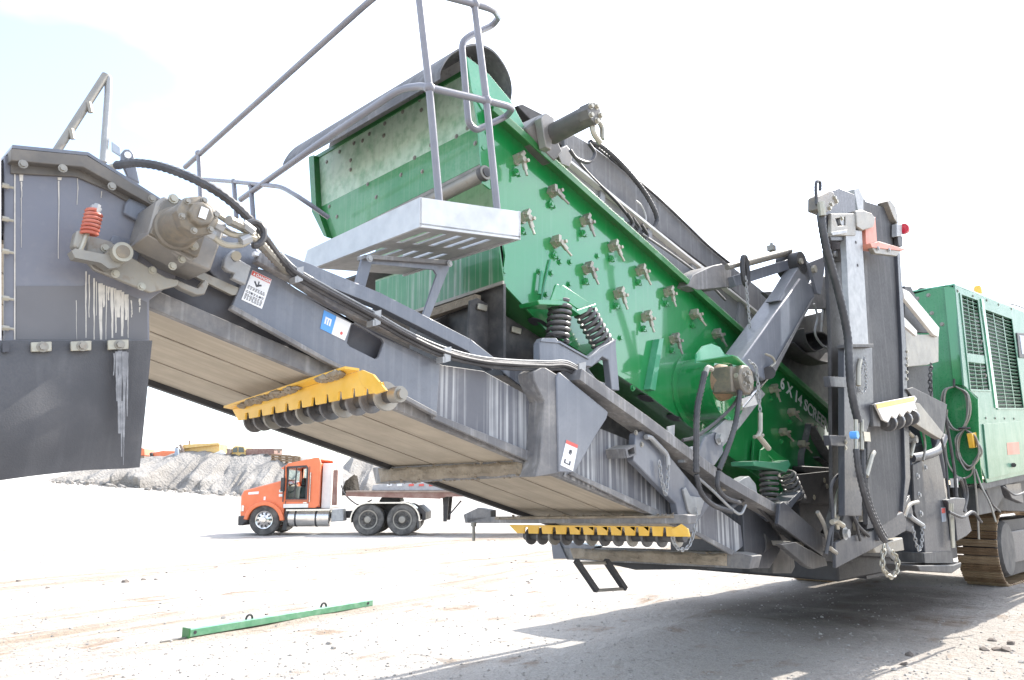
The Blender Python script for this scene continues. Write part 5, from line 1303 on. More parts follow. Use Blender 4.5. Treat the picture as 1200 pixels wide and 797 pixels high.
ball(Wp(503, 103, WR), parent=PO1); ball(Wp(570, 118, WR), parent=PO2); ball(Wp(556, 5, WR), parent=PO2)
rtube('mid_rail', [Wp(503, 103, WR), Wp(570, 118, WR), Wp(601, 126, WR), Wp(594, 136, WR + .18), Wp(558, 153, WR + .20), Wp(549, 145, WR + .20), Wp(541, 50, WR + .20), Wp(550, 42, WR + .20), Wp(577, 30, WR + .2), Wp(585, 20, WR + .12), Wp(578, 11, WR), Wp(556, 5, WR), Wp(500, -10, WR)], fl=.07)
Lr = lof(Wp(503, 103, WR))
rtube('mid_rail', [Wp(503, 103, WR), Lp(494, 101, Lr), Lp(470, 104, Lr), Lp(380, 164, Lr), Lp(282, 234, Lr)], fl=.16)
rtube('top_rail', [Wp(488, -30, WR), Lp(470, -28, Lr), Lp(430, 4, Lr), Lp(330, 94, Lr), Lp(217, 196, Lr)], fl=.12)
P3 = rtube('rail_post', [Lp(233, 180, Lr), Lp(236, 245, Lr)]); ball(Lp(233, 180, Lr), parent=P3)
WB_ = WPN + PD - .02
rtube('back_rail', [Lp(235, 210, Lr), Lp(274, 213, Lr), Lp(330, 219, Lr), Lp(352, 232, Lr), Lp(385, 255, Lr + .2)], .015)
for u, v in ((274, 213), (294, 217)):
    P4 = rtube('rail_post', [Lp(u, v, Lr), Lp(u + 3, v + 42, Lr)], .016); ball(Lp(u, v, Lr), .022, P4)
# pale bent pipe on the chute roof
WT = WN + .75
b = MB(); b.tube(fillet([Wp(64, 181, WT), Wp(124, 88, WT)], .05), .0185, 10); BP = part('bent_pipe', b, 'worn_steel')
b = MB(); b.tube(fillet([Wp(122, 91, WT), Wp(127, 90, WT), Wp(127, 108, WT), Wp(121, 190, WT)], .06), .0165, 10); part('bent_pipe', b, 'galvanised')
b = MB()
for u, v in ((107, 126), (86, 157)): b.cyl(Wp(u - 3, v - 6, WT - .02), Wp(u - .5, v + 6, WT - .02), .012, seg=6)
part('pipe_bolts', b, 'worn_steel', BP)
wpart('lifting_lug', [(142, 190), (142, 180), (146, 175), (152, 175), (157, 180), (164, 215), (150, 208)], WN + .10, .015, 'grey_paint', .004)
b = MB(); c = Wp(150, 181.5, WN + .095); b.cyl(c, c + NW * .03, .013, seg=14); part('lug_hole', b, 'label_white')
wpart('roof_bracket', [(131, 165), (142, 172), (142, 184), (131, 177)], WN + .4, .01, 'pale_blue_steel')

# ---------- decks inside the screen box
for nm, a, c in (('top_deck', (600, 165), (980, 500)), ('screen_deck', (592, 262), (960, 545)), ('lower_deck', (594, 318), (940, 590))):
    p, q = Wp(*a, .03), Wp(*c, .03); b = MB(); b.plate([p, q, q + NW * 1.97, p + NW * 1.97], -EZ * .02); part(nm, b, 'grey_dark')
q0, q1 = Wp(660, 190, .33), Wp(985, 450, .33); dq = (q1 - q0).normalized()
b = MB(); q2 = q1 + dq * 3.6; b.plate([q0, q2, q2 + NW * 1.5, q0 + NW * 1.5], -EZ * .03); part('feed_belt', b, 'belt_dark')
# ================================================================== FOLDING ARM
WA = -.42
b = MB(); b.wpl([(938, 326), (953, 335), (955, 348), (903, 440), (896, 446), (868, 424), (872, 418)], WA, .20); AR = part('lift_arm', b, 'grey_paint', bev=.01)
wpart('arm_channel', [(955, 348), (952, 352), (906, 442), (903, 438)], WA - .02, .12, 'grey_dusty', .003, parent=AR)
wpart('arm_slot', [(948, 362), (943, 366), (905, 430), (908, 432)], WA - .005, .006, 'grey_dark', parent=AR)
wpart('inner_arm', [(912, 352), (938, 309), (944, 305), (953, 309), (953, 322), (935, 358)], WA + .02, .12, 'grey_paint', .006)
b = MB(); b.cyl(Wp(902, 438, WA + .06), Wp(868, 478, WA + .06), .022, seg=12); part('cylinder_rod', b, 'chrome', AR)
b = MB(); b.wpl([(889, 452), (897, 462), (868, 500), (840, 532), (818, 546), (818, 520), (850, 492), (868, 470)], WA + .12, .03); part('arm_tail', b, 'galvanised', AR, .005)
b = MB(); b.wpl([(868, 468), (884, 462), (888, 474), (872, 478)], WA + .04, .02); part('rod_eye', b, 'pale_paint', AR)
b = MB(); b.cyl(Wp(901, 437, WA - .03), Wp(901, 437, WA + .16), .05, seg=16); part('cylinder_head', b, 'grey_dark', AR)
b = MB(); b.tube(fillet([Wp(897, 415, WA - .04), Wp(905, 418, WA - .05), Wp(909, 425, WA - .05), Wp(903, 430, WA - .04)], .03), .010, 7); part('valve_pipe', b, 'zinc', AR)
LB_ = wpart('link_bracket', [(806, 335), (812, 322), (836, 311), (846, 309), (857, 317), (857, 336), (818, 340)], -.10, .22, 'grey_dusty', .006)
b = MB(); b.cyl(Wp(852, 313, -.18), Wp(926, 294, -.30), .026, seg=12); b.cyl(Wp(874, 308, -.25), Wp(920, 296, -.30), .036, seg=14); part('link_cylinder', b, 'worn_steel', LB_)
b = MB(); b.bar(Wp(856, 331, -.12), Wp(936, 306, -.32), .09, .09); part('link_beam', b, 'grey_paint', LB_, .006)
b = MB(); c = Wp(873, 317, -.26); b.tube([c + EL * .07 * math.cos(a) * .6 + EZ * .12 * math.sin(a) for a in np.linspace(0, 2 * math.pi, 17)[:-1]], .022, 7, closed=True); part('link_clamp', b, 'grey_dark', LB_)
b = MB(); c = Wp(940, 308, WA + .02); b.cyl(c, c + NW * .20, .105, seg=26); PV = part('pivot_disc', b, 'grey_dark')
b = MB(); c = Wp(940, 306, WA + .0); b.cyl(c, c + NW * .05, .028, seg=12); c = Wp(956, 315, WA - .06); b.cyl(c, c + NW * .05, .035, seg=8); part('pivot_pin', b, 'zinc', PV)
wpart('gusset_plate', [(948, 308), (967, 300), (966, 320), (962, 345), (958, 344)], WA - .03, .03, 'grey_paint', .004)
b = MB(); b.chain([Wp(874, 326, -.28), Wp(876, 350, -.28), Wp(878, 372, -.28), Wp(880, 398, -.28)], .03, .004, .010); part('safety_chain', b, 'galvanised')
b = MB(); b.chain([Wp(879, 424, WA - .06), Wp(886, 432, WA - .06), Wp(889, 460, WA - .06), Wp(891, 485, WA - .06)], .036, .0045, .011); part('safety_chain', b, 'galvanised')
b = MB(); b.tube([Wp(891, 484, WA - .06), Wp(891, 505, WA - .06), Wp(888, 512, WA - .06)], .018, 8); b.tube([Wp(889, 511, WA - .06), Wp(901, 526, WA - .06)], .02, 8); b.tube([Wp(884, 512, WA - .06), Wp(894, 510, WA - .06)], .014, 6); part('chain_pin', b, 'zinc')
b = MB(); b.box(Wp(904, 291, -.1), EL * .03, NW * .03, EZ * .025); b.cyl(Wp(904, 289, -.1), Wp(904, 285, -.1), .014, seg=8); part('work_lamp', b, 'worn_steel')
wpart('cross_sheet', [(895, 342), (930, 340), (975, 320), (975, 362), (935, 362), (905, 352)], -.05, .04, 'grey_dusty', .004)
# belts and sheets of the folded side conveyor behind the arm
def sheet(name, pts, width, t, m, bev=0):
    P = dense(pts, 40); b = MB(); n = len(P); sd = NW * width
    V = []; 
    for i in range(n):
        tg = (P[min(i + 1, n - 1)] - P[max(i - 1, 0)]).normalized(); nm = tg.cross(NW).normalized()
        V += [P[i], P[i] + sd, P[i] + nm * t, P[i] + sd + nm * t]
    fs = []
    for i in range(n - 1):
        a, c = i * 4, i * 4 + 4
        fs += [(a, a + 1, c + 1, c), (a + 2, c + 2, c + 3, a + 3), (a, c, c + 2, a + 2), (a + 1, a + 3, c + 3, c + 1)]
    fs += [(0, 2, 3, 1), (4 * n - 4, 4 * n - 3, 4 * n - 1, 4 * n - 2)]
    b.add(V, fs); return part(name, b, m, None, bev)
sheet('belt_loop', [Wp(u, v, -.10) for u, v in [(930, 402), (945, 415), (962, 424), (978, 425), (990, 412)]], .5, .012, 'belt_dark')
sheet('belt_loop', [Wp(u, v, -.15) for u, v in [(942, 385), (946, 402), (956, 412), (968, 408), (972, 398), (966, 390), (956, 388)]], .45, .012, 'belt_dark')
b = MB(); b.tube(dense([Wp(954, 356, -.3), Wp(958, 372, -.3), Wp(955, 390, -.3), Wp(963, 404, -.3), Wp(974, 410, -.3)], 30), .011, 7); part('oil_line', b, 'galvanised')
wpart('dark_panel', [(905, 380), (985, 360), (985, 470), (960, 470), (905, 420)], .10, .02, 'rubber')
wpart('pale_bar', [(966, 360), (974, 358), (976, 400), (962, 410)], -.02, .03, 'worn_steel')
wpart('amber_reflector', [(960, 473), (976, 480), (976, 487), (962, 480)], .06, .02, 'yellow_paint')
# loose rubber at the end of the screen
sheet('rubber_curtain', [Wp(u, v, -.06) for u, v in [(951, 496), (947, 515), (942, 535), (945, 555), (960, 566), (975, 560), (972, 545), (960, 535)]], .3, .012, 'rubber_sheet')
sheet('rubber_curtain', [Wp(u, v, -.10) for u, v in [(955, 500), (966, 520), (978, 540), (990, 548)]], .3, .012, 'rubber_sheet')
wpart('curtain_bar', [(940, 546), (975, 548), (972, 556), (942, 553)], -.12, .10, 'black_part', .01)
wpart('end_chute', [(936, 556), (972, 552), (985, 575), (985, 590), (938, 590)], -.14, .3, 'grey_dark', .005)
wpart('end_chute', [(936, 588), (980, 582), (978, 600), (960, 626), (946, 628), (938, 612)], -.10, .3, 'grey_dark', .005)
bolts('bolts', [(966, 563), (969, 570), (954, 583)], -.14, 'zinc', .016)

# ================================================================== UPRIGHT SIDE CONVEYOR (folded against the machine)
WC = -.75
BL = MB(); P = [Wp(u, v, WC) for u, v in [(1013, 236), (1049, 247), (1053, 290), (1058, 400), (1062, 560), (1058, 590), (1050, 606), (1034, 616), (1016, 620), (1018, 560), (1017, 405)]]
BL.plate(P, NW * .012); CB = part('upright_belt', BL, 'belt_dark')
wpart('belt_edge', [(1049, 245), (1052, 252), (1062, 405), (1067, 560), (1062, 590), (1058, 600), (1061, 560), (1057, 405)], WC - .03, .06, 'grey_shaded', .004)
wpart('belt_edge', [(1010, 232), (1014, 234), (1020, 405), (1020, 615), (1017, 615), (1016, 405)], WC - .02, .04, 'grey_dusty_shaded', .003)
wpart('belt_back', [(985, 232), (1050, 250), (1062, 580), (1000, 600)], WC + .25, .02, 'belt_dark')
wpart('head_arch', [(1040, 236), (1043, 234), (1050, 243), (1052, 262), (1048, 256)], WC - .05, .10, 'worn_steel', .004)
wpart('head_arch', [(1001, 222), (1006, 219), (1012, 232), (1012, 250), (1006, 250)], WC - .08, .10, 'galvanised', .004)
b = MB(); c = Wp(1013, 240, WC + .0) + NW * .115 - EZ * .10; b.cyl(c, c + EL * .36, .112, seg=24); part('head_pulley', b, 'belt_dark')
HB = wpart('head_box', [(968, 226), (984, 220), (1002, 228), (1004, 270), (996, 282), (974, 282), (968, 262), (965, 240)], WC - .12, .07, 'grey_shaded', .008)
wpart('head_motor', [(958, 230), (972, 222), (978, 226), (980, 240), (968, 250), (958, 246)], WC - .2, .08, 'motor_cast', .012, parent=HB)
bolts('bolts', [(978, 232), (980, 236), (974, 240), (972, 244), (986, 256)], WC - .20, 'zinc', .016, .014, HB)
wpart('bearing_mount', [(974, 250), (1003, 250), (1003, 276), (974, 276)], WC - .15, .03, 'worn_steel', .006, parent=HB, holes=[[(979, 256), (991, 254), (991, 264), (982, 265)]])
wpart('mount_ledge', [(974, 272), (993, 269), (993, 273), (976, 276)], WC - .17, .05, 'galvanised', .003, parent=HB)
b = MB(); c = Wp(984, 260, WC - .12); b.cyl(c, c + NO * .02, .04, seg=14); part('bearing', b, 'galvanised', HB)
wpart('galvanised_post', [(991, 268), (1010, 270), (1018, 406), (997, 406)], WC - .14, .05, 'galvanised', .006)
b = MB()
for u, v in ((1003, 284), (1005, 311)): c = Wp(u, v, WC - .141); b.cyl(c, c + NO * .003, .013, seg=12)
part('post_holes', b, 'grey_dark')
wpart('scraper_mount', [(1003, 247), (1010, 246), (1022, 250), (1026, 256), (1024, 266), (1012, 270), (1004, 265)], WC - .16, .08, 'worn_steel', .008)
wpart('scraper_post', [(1014, 262), (1026, 254), (1028, 283), (1022, 284), (1018, 288), (1015, 288)], WC - .13, .05, 'salmon', .005)
SC = wpart('scraper_blade', [(1020, 285), (1030, 283), (1062, 292), (1058, 294), (1022, 290)], WC - .20, .12, 'salmon', .003)
wpart('blade_holder', [(1022, 290), (1056, 294), (1051, 300), (1026, 297)], WC - .19, .04, 'worn_steel', .004, parent=SC)
bolts('bolts', [(1029, 291), (1042, 293)], WC - .20, 'galvanised', .014, parent=SC)
wpart('lamp_bracket', [(1051, 262), (1057, 263), (1057, 277), (1051, 277)], WC - .06, .05, 'galvanised', .004)
b = MB(); c = Wp(1060, 268.5, WC - .06); b.lathe(c - EL * .03, EL, [(0, .05), (.03, .055), (.07, .04), (.085, .005)], 16); part('red_lamp', b, 'red_lamp')
wpart('cable_entry', [(1052, 277), (1058, 277), (1058, 289), (1053, 288)], WC - .05, .04, 'black_part', .004)
wpart('column_shade_block', [(1012, 300), (1048, 300), (1058, 560), (1012, 590)], WC + .28, .16, 'grey_dark')  # added block behind the belt, fills a lit gap in the ground shadow
# posts left of the belt
wpart('dark_post', [(969, 280), (990, 280), (994, 405), (992, 600), (976, 600), (974, 405)], WC + .02, .03, 'black_part', .006)
wpart('side_bracket', [(970, 292), (990, 292), (991, 306), (972, 306)], WC - .02, .05, 'grey_dusty_shaded', .004)
b = MB(); c = Wp(978, 298, WC - .02); b.cyl(c, c + NO * .02, .025, seg=12); part('bracket_pin', b, 'galvanised')
wpart('lower_post', [(989, 406), (1022, 406), (1024, 480), (1012, 520), (1010, 605), (990, 605)], WC - .10, .05, 'grey_shaded', .006)
wpart('post_cap', [(996, 403), (1024, 403), (1024, 407), (996, 407)], WC - .16, .1, 'grey_dusty_shaded', .003)
for v in (447, 516): wpart('hose_bracket', [(972, v - 6), (992, v - 5), (992, v + 7), (974, v + 6)], WC - .14, .05, 'grey_shaded', .004)
bolts('bolts', [(991, 518), (991, 525)], WC - .145, 'zinc', .012)
ribhose('hydraulic_hose', [Wp(u, v, WC - .24) for u, v in [(963, 250), (963, 262), (968, 290), (975, 315), (983, 345), (990, 375), (994, 400), (996, 440), (1000, 470), (1006, 495)]], .030, step=.02, rib=.06, seg=10)
ribhose('hydraulic_hose', [Wp(u, v, WC - .20) for u, v in [(957, 240), (956, 222), (957, 213), (961, 214), (961, 224)]], .012)
b = MB(); b.cyl(Wp(962, 237, WC - .26), Wp(964, 253, WC - .26), .028, seg=8); part('hose_fitting', b, 'zinc')
ribhose('hydraulic_hose', [Wp(u, v, WC - .22) for u, v in [(985, 345), (993, 400), (1000, 450), (1004, 490)]], .018)
b = MB()
for u in (1003, 1010): b.cyl(Wp(u, 492, WC - .24), Wp(u, 527, WC - .24), .016, seg=8)
b.box(Wp(1010, 512, WC - .22), EL * .06, NW * .04, EZ * .035); part('valve_block', b, 'zinc')
b = MB(); c = Wp(997, 510, WC - .25); b.cyl(c, c + NO * .05, .028, seg=12); part('valve_cap', b, 'label_blue')
ribhose('hydraulic_hose', [Wp(u, v, WC - .24) for u, v in [(1003, 526), (1006, 550), (1013, 580), (1022, 605), (1033, 628), (1038, 634)]], .024, step=.018)
ribhose('hydraulic_hose', [Wp(u, v, WC - .22) for u, v in [(1011, 526), (1012, 560), (1019, 590), (1029, 615), (1039, 632)]], .022, step=.018)
handle('locking_handle', [(1008, 422), (1006, 430), (1006, 452)], WC - .14, .02, 'zinc')
b = MB(); b.chain([Wp(1013, 420, WC - .13), Wp(1006, 450, WC - .13), Wp(1010, 460, WC - .13), Wp(1015, 452, WC - .13), Wp(1014, 420, WC - .13)], .03, .004, .010); part('safety_chain', b, 'galvanised')
handle('locking_handle', [(1024, 530), (1022, 533), (1015, 558)], WC - .14, .02, 'zinc')
# roller with guard on the upright
RG = wpart('roller_guard', [(1026, 473), (1072, 464), (1075, 467), (1072, 473), (1075, 480), (1070, 479), (1067, 484), (1063, 481), (1058, 489), (1054, 484), (1050, 492), (1045, 487), (1041, 495), (1035, 492)], WC - .16, .02, 'pale_paint', .003)
wpart('guard_stripe', [(1027, 473), (1072, 464.5), (1072, 470), (1028, 479)], WC - .163, .003, 'yellow_paint', parent=RG)
b = MB(); ra, rb = Wp(1036, 497, WC - .10), Wp(1072, 488, WC - .10); b.cyl(ra, rb, .03, seg=12); RR = part('return_roller', b, 'rubber')
for k in range(4):
    bb = MB(); p = ra.lerp(rb, (k + .5) / 4); d = (rb - ra).normalized(); bb.lathe(p - d * .02, d, [(0, .04), (0, .068), (.006, .072), (.034, .072), (.04, .068), (.04, .04)], 18); part('roller_disc', bb, 'spring_black', RR)
wpart('guard_arm', [(1070, 471), (1078, 473), (1106, 508), (1103, 515), (1094, 510), (1072, 496)], WC - .12, .06, 'worn_steel', .005)
wpart('side_plate', [(1063, 456), (1070, 454), (1110, 474), (1106, 512), (1074, 472)], WC - .05, .02, 'grey_dusty_shaded', .004)
wpart('guard_bracket', [(1022, 474), (1030, 474), (1032, 500), (1024, 500)], WC - .12, .06, 'grey_dusty_shaded', .004)
# brackets to the right of the belt
wpart('diagonal_arm', [(1058, 338), (1066, 342), (1101, 384), (1100, 395), (1094, 392), (1060, 350)], WC + .20, .04, 'pale_paint', .005)
wpart('diagonal_arm', [(1060, 372), (1075, 388), (1074, 394), (1060, 382)], WC + .15, .03, 'pale_paint', .004)
wpart('fork_plate', [(1060, 378), (1076, 392), (1100, 392), (1100, 424), (1086, 428), (1064, 430)], WC + .24, .03, 'worn_steel', .006)
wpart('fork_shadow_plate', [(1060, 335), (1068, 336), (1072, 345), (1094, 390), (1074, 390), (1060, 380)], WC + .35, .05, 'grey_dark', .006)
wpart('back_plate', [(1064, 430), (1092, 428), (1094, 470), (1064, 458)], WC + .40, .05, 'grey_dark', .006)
b = MB(); b.chain([Wp(1091, 428, WC + .2), Wp(1090, 445, WC + .2), Wp(1091, 462, WC + .2)], .05, .008, .018); part('lift_chain', b, 'rubber')
handle('locking_handle', [(1064, 506), (1072, 514), (1067, 535)], WC + .05, .02, 'zinc')
b = MB(); c = Wp(1071, 515, WC + .05); b.cyl(c - NW * .03, c + NW * .04, .035, seg=12); part('handle_boss', b, 'galvanised')
b = MB(); b.tube(fillet([Wp(1068, 537, WC + .2), Wp(1085, 534, WC + .2), Wp(1100, 528, WC + .2), Wp(1106, 512, WC + .2)], .12), .045, 12); part('bent_tube', b, 'grey_shaded')
b = MB()
for v in (412, 420, 428, 436, 444): b.bolt(Wp(1062.5, v, WC - .03), NO, .012, .012)
part('edge_bolts', b, 'zinc')

# ================================================================== JACK LEG, TRACK FRAME AND LOWER CLUTTER
WJ = -.55
JL = wpart('jack_leg', [(1068, 540), (1076, 535), (1100, 530), (1106, 560), (1115, 648), (1114, 657), (1085, 657), (1082, 615), (1070, 600)], WJ, .28, 'grey_shaded', .01)
wpart('leg_web', [(1070, 545), (1080, 540), (1087, 615), (1078, 615), (1072, 600)], WJ - .02, .02, 'grey_dusty_shaded', .004, parent=JL)
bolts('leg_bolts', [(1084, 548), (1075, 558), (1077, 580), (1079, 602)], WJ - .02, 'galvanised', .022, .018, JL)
wpart('leg_collar', [(1083, 648), (1116, 646), (1118, 660), (1084, 660)], WJ - .02, .32, 'grey_dusty_shaded', .006, parent=JL)
ft = MB(); ft.wpl([(1075, 663), (1118, 662), (1127, 659), (1126, 665), (1116, 672), (1079, 670)], WJ - .05, .30); part('foot_plate', ft, 'grey_dusty_shaded', JL, .01)
L4q = [(1103, 595), (1108, 594.5), (1109, 611), (1104, 612)]
b = MB(); b.wpl(L4q, WJ - .004, .003); part('leg_label', b, 'pale_blue_steel', JL)
b = MB(); b.wpl(qd(L4q, .1, .05, .9, .4), WJ - .0055, .0015); part('leg_label', b, 'label_red', JL)
wpart('guard_box', [(1110, 586), (1120, 583), (1131, 584), (1134, 600), (1139, 622), (1133, 628), (1122, 634), (1120, 610)], WJ - .05, .3, 'grey_shaded', .008)
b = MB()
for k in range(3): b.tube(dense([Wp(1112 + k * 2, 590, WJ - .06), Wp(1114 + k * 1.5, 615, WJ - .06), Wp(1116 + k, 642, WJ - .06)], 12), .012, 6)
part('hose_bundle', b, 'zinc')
wpart('mount_bracket', [(1058, 598), (1066, 580), (1070, 600), (1072, 625), (1062, 622)], WJ - .05, .1, 'grey_shaded', .005)
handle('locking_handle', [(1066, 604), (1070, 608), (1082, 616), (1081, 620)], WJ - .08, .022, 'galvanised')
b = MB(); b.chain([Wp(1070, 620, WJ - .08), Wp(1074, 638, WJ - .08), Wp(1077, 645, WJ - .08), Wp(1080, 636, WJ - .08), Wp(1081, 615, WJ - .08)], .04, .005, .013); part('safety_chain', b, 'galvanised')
b = MB(); b.wpl([(979, 636), (986, 632), (1022, 622), (1062, 606), (1062, 616), (1030, 640), (980, 666)], WJ - .15, .03); BM = part('bumper_plate', b, 'grey_shaded', bev=.006)
wpart('bumper_block', [(1028, 612), (1058, 600), (1062, 606), (1062, 622), (1048, 630), (1030, 634)], WJ - .18, .16, 'grey_shaded', .01, parent=BM)
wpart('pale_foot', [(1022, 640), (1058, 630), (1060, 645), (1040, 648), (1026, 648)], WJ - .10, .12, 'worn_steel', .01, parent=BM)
b = MB(); b.chain([Wp(1036, 642, WJ - .30), Wp(1034, 660, WJ - .30), Wp(1037, 670, WJ - .30), Wp(1045, 676, WJ - .30), Wp(1051, 668, WJ - .30), Wp(1051, 654, WJ - .30), Wp(1044, 645, WJ - .30)], .05, .008, .017); part('safety_chain', b, 'zinc')
handle('locking_handle', [(1036, 630), (1038, 640), (1044, 650), (1050, 656)], WJ - .28, .02, 'galvanised')
SPt = wpart('step_plate', [(914, 590), (918, 588), (964, 628), (965, 652), (912, 614)], WJ + .05, .03, 'grey_shaded', .005)
wpart('step_frame', [(915, 638), (932, 635), (968, 655), (970, 663), (953, 667), (946, 664)], WJ + .05, .05, 'grey_dusty_shaded', .006)
wpart('step_frame', [(918, 634), (944, 636), (942, 640), (920, 640)], WJ + .1, .1, 'worn_steel', .004)
wpart('step_frame', [(940, 648), (964, 648), (964, 652), (942, 652)], WJ + .1, .1, 'worn_steel', .004)
wpart('chassis_gusset', [(870, 590), (884, 600), (902, 614), (916, 630), (914, 646), (902, 666), (872, 666), (872, 640)], WN + .02, .10, 'grey_shaded', .006)
wpart('gusset_rib', [(896, 625), (905, 636), (904, 641), (896, 648), (898, 642), (898, 634)], WN + .01, .02, 'grey_dusty_shaded')
wpart('chassis_plate', [(906, 640), (930, 652), (932, 664), (928, 672), (905, 672)], WN + .15, .2, 'grey_dusty_shaded', .006)
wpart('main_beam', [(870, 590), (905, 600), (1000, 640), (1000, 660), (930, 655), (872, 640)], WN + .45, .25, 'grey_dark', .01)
wpart('upper_rail', [(905, 596), (912, 592), (920, 618), (968, 656), (965, 662)], WJ + .12, .10, 'grey_dusty_shaded', .005)
# slanted cylinder mount between the spring and the belt
wpart('cylinder_mount', [(1000, 575), (1010, 570), (996, 628), (985, 632), (982, 624)], WC + .05, .08, 'grey_dark', .006)
wpart('mount_cheek', [(985, 570), (1000, 572), (992, 620), (975, 628), (972, 620)], WC + .12, .05, 'grey_dusty_shaded', .005)
bolts('pin_heads', [(991.5, 594), (990.5, 625)], WC + .03, 'galvanised', .035, .03)
for pts in ([(982, 620), (978, 600), (984, 572), (993, 571), (1000, 575)], [(974, 640), (976, 600), (974, 570), (985, 556), (995, 566)], [(968, 650), (974, 620), (984, 600)]): hose('oil_line', [Wp(u, v, WC - .02) for u, v in pts], .014, 'zinc' if pts[0][0] == 982 else 'hose')
b = MB(); b.tube(fillet([Wp(975, 612, WC - .03), Wp(979, 610, WC - .03), Wp(988, 616, WC - .03)], .02), .02, 8); b.cyl(Wp(982, 605, WC - .03), Wp(980, 614, WC - .03), .014, seg=8); part('hose_tee', b, 'zinc')
wpart('dark_backing', [(960, 560), (1080, 520), (1112, 530), (1112, 630), (1060, 655), (975, 650)], .15, .5, 'grey_dark', .01)  # dark box added between the tracks to block light
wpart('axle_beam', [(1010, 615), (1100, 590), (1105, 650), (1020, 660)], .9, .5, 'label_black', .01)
wpart('brace_sheet', [(1000, 600), (1022, 585), (1024, 615), (1004, 622)], WC + .18, .03, 'worn_steel', .005)
wpart('tensioner', [(1046, 600), (1052, 592), (1056, 600), (1054, 612), (1046, 614)], WC + .1, .05, 'salmon', .008)

b = MB(); b.box(M(7.9, 1.35, .66), EL * 1.4, NW * .85, EZ * .20); part('belly_shade_block', b, 'label_black')  # black box added low down to darken the ground beneath
for k, pts in enumerate([[(1000, 560), (996, 585), (1003, 612), (1018, 628)], [(1012, 590), (1004, 610), (1008, 634)], [(958, 600), (966, 616), (972, 640), (980, 648)], [(1094, 470), (1100, 500), (1108, 540), (1112, 585)],
    [(1106, 478), (1112, 510), (1118, 548), (1121, 582)], [(1070, 470), (1078, 490), (1084, 520), (1082, 540)], [(1112, 600), (1128, 606), (1140, 600), (1150, 612)], [(1130, 560), (1134, 580), (1130, 600)], [(1060, 606), (1066, 592), (1076, 588)]]):
    hose('hydraulic_hose', [Wp(u, v, (WC + .1, WJ - .06)[u > 1050 or k > 2] if False else -.72) for u, v in pts], .012 if k % 2 else .016, ('hose', 'rubber', 'worn_steel')[k % 3])
b = MB(); b.cyl(Wp(1090, 478, -.35), Wp(1104, 560, -.35), .05, seg=14); cy = part('ram_barrel', b, 'grey_shaded'); b = MB(); b.cyl(Wp(1104, 560, -.35), Wp(1108, 585, -.35), .028, seg=12); part('ram_rod', b, 'chrome', cy)
# ---------- crawler tracks
def crawler(l0, length, w_out, width, z0, height, n_front, lab=None):
    """track of shoes round two ends; l0 is its front, w_out its outer edge"""
    r = height / 2; A = M(l0 + r, w_out, z0 + r); pit = .128; path = []
    L_ = length - 2 * r; per = 2 * L_ + 2 * math.pi * r; n = int(per / pit); pit = per / n
    fr = MB(); prof = []
    for k in range(24):
        a = 2 * math.pi * k / 24; cx = r * .80 * math.cos(a) + (L_ if math.cos(a) > 0 else 0); prof.append(A + EL * cx + EZ * (r * .80 * math.sin(a)) + NW * .06)
    fr.plate(prof, NW * (width - .12)); tk = part('crawler_track', fr, 'grey_dark', label=lab)
    b = MB()
    for cx in (0, L_): b.lathe(A + EL * cx - NW * .02, NW, [(0, r * .5), (0, r * .72), (.05, r * .78), (.12, r * .78)], 24)
    part('track_wheel', b, 'grey_dusty_shaded', tk)
    b = MB(); b.box(A + EL * L_ / 2 + NW * .10, EL * L_ / 2, NW * .08, EZ * r * .45); part('track_beam', b, 'grey_shaded', tk, .01)
    sm = MB()
    hw = width / 2; ks, kh = .69, .85
    def sv(t, w, h): return Vector((t, w, h))
    sec = [(-.080, -.012), (.080, -.012), (.080, .006), (.07, .010), (.064, .042), (.050, .042), (.045, .010), (.0, .008), (-.006, .036), (-.020, .036), (-.026, .008), (-.07, .006), (-.074, .034), (-.086, .034)]
    sec = [(t * ks, h * kh) for t, h in sec]
    sm.add([sv(t, -hw, h) for t, h in sec] + [sv(t, hw, h) for t, h in sec], [tuple(range(len(sec)))[::-1], tuple(range(len(sec), 2 * len(sec)))] + [(i, i + len(sec), (i + 1) % len(sec) + len(sec), (i + 1) % len(sec)) for i in range(len(sec))][::1])
    sm.f = [f[::-1] for f in sm.f]
    mes = [rawmesh('track_shoe', sm, 'rust_steel'), rawmesh('track_shoe', sm, 'rust_light')]; rs_ = random.Random(4)
    for k in range(n):
        s = k * pit
        if s < math.pi * r: a = math.pi / 2 + s / r; p = A + (EL * math.cos(a) + EZ * math.sin(a)) * r; nm = EL * math.cos(a) + EZ * math.sin(a)
        elif s < math.pi * r + L_: p = A + EL * (s - math.pi * r) - EZ * r; nm = -EZ
        elif s < 2 * math.pi * r + L_: a = -math.pi / 2 + (s - math.pi * r - L_) / r; p = A + EL * L_ + (EL * math.cos(a) + EZ * math.sin(a)) * r; nm = EL * math.cos(a) + EZ * math.sin(a)
        else: p = A + EL * (L_ - (s - 2 * math.pi * r - L_)) + EZ * r; nm = EZ
        y = NW; x = y.cross(nm).normalized()
        inst('track_shoe', rs_.choice(mes), tk, p + NW * hw, frame_rot(x, y, nm) @ Matrix.Rotation(R(9 + rs_.uniform(-1.5, 1.5)), 3, 'Y'))
    return tk
pf = Zp(1172, 690); l_f, w_f = lof(pf), wof(pf)
crawler(l_f + .12, 4.2, w_f - .0, .58, .0, 1.12, 0, 'rusty crawler track on the near side')
pf2 = Zp(968, 682); 
crawler(lof(pf2) - .3, 4.2, wof(pf2) - .05, .58, .0, 1.0, 0, 'rusty crawler track on the far side')

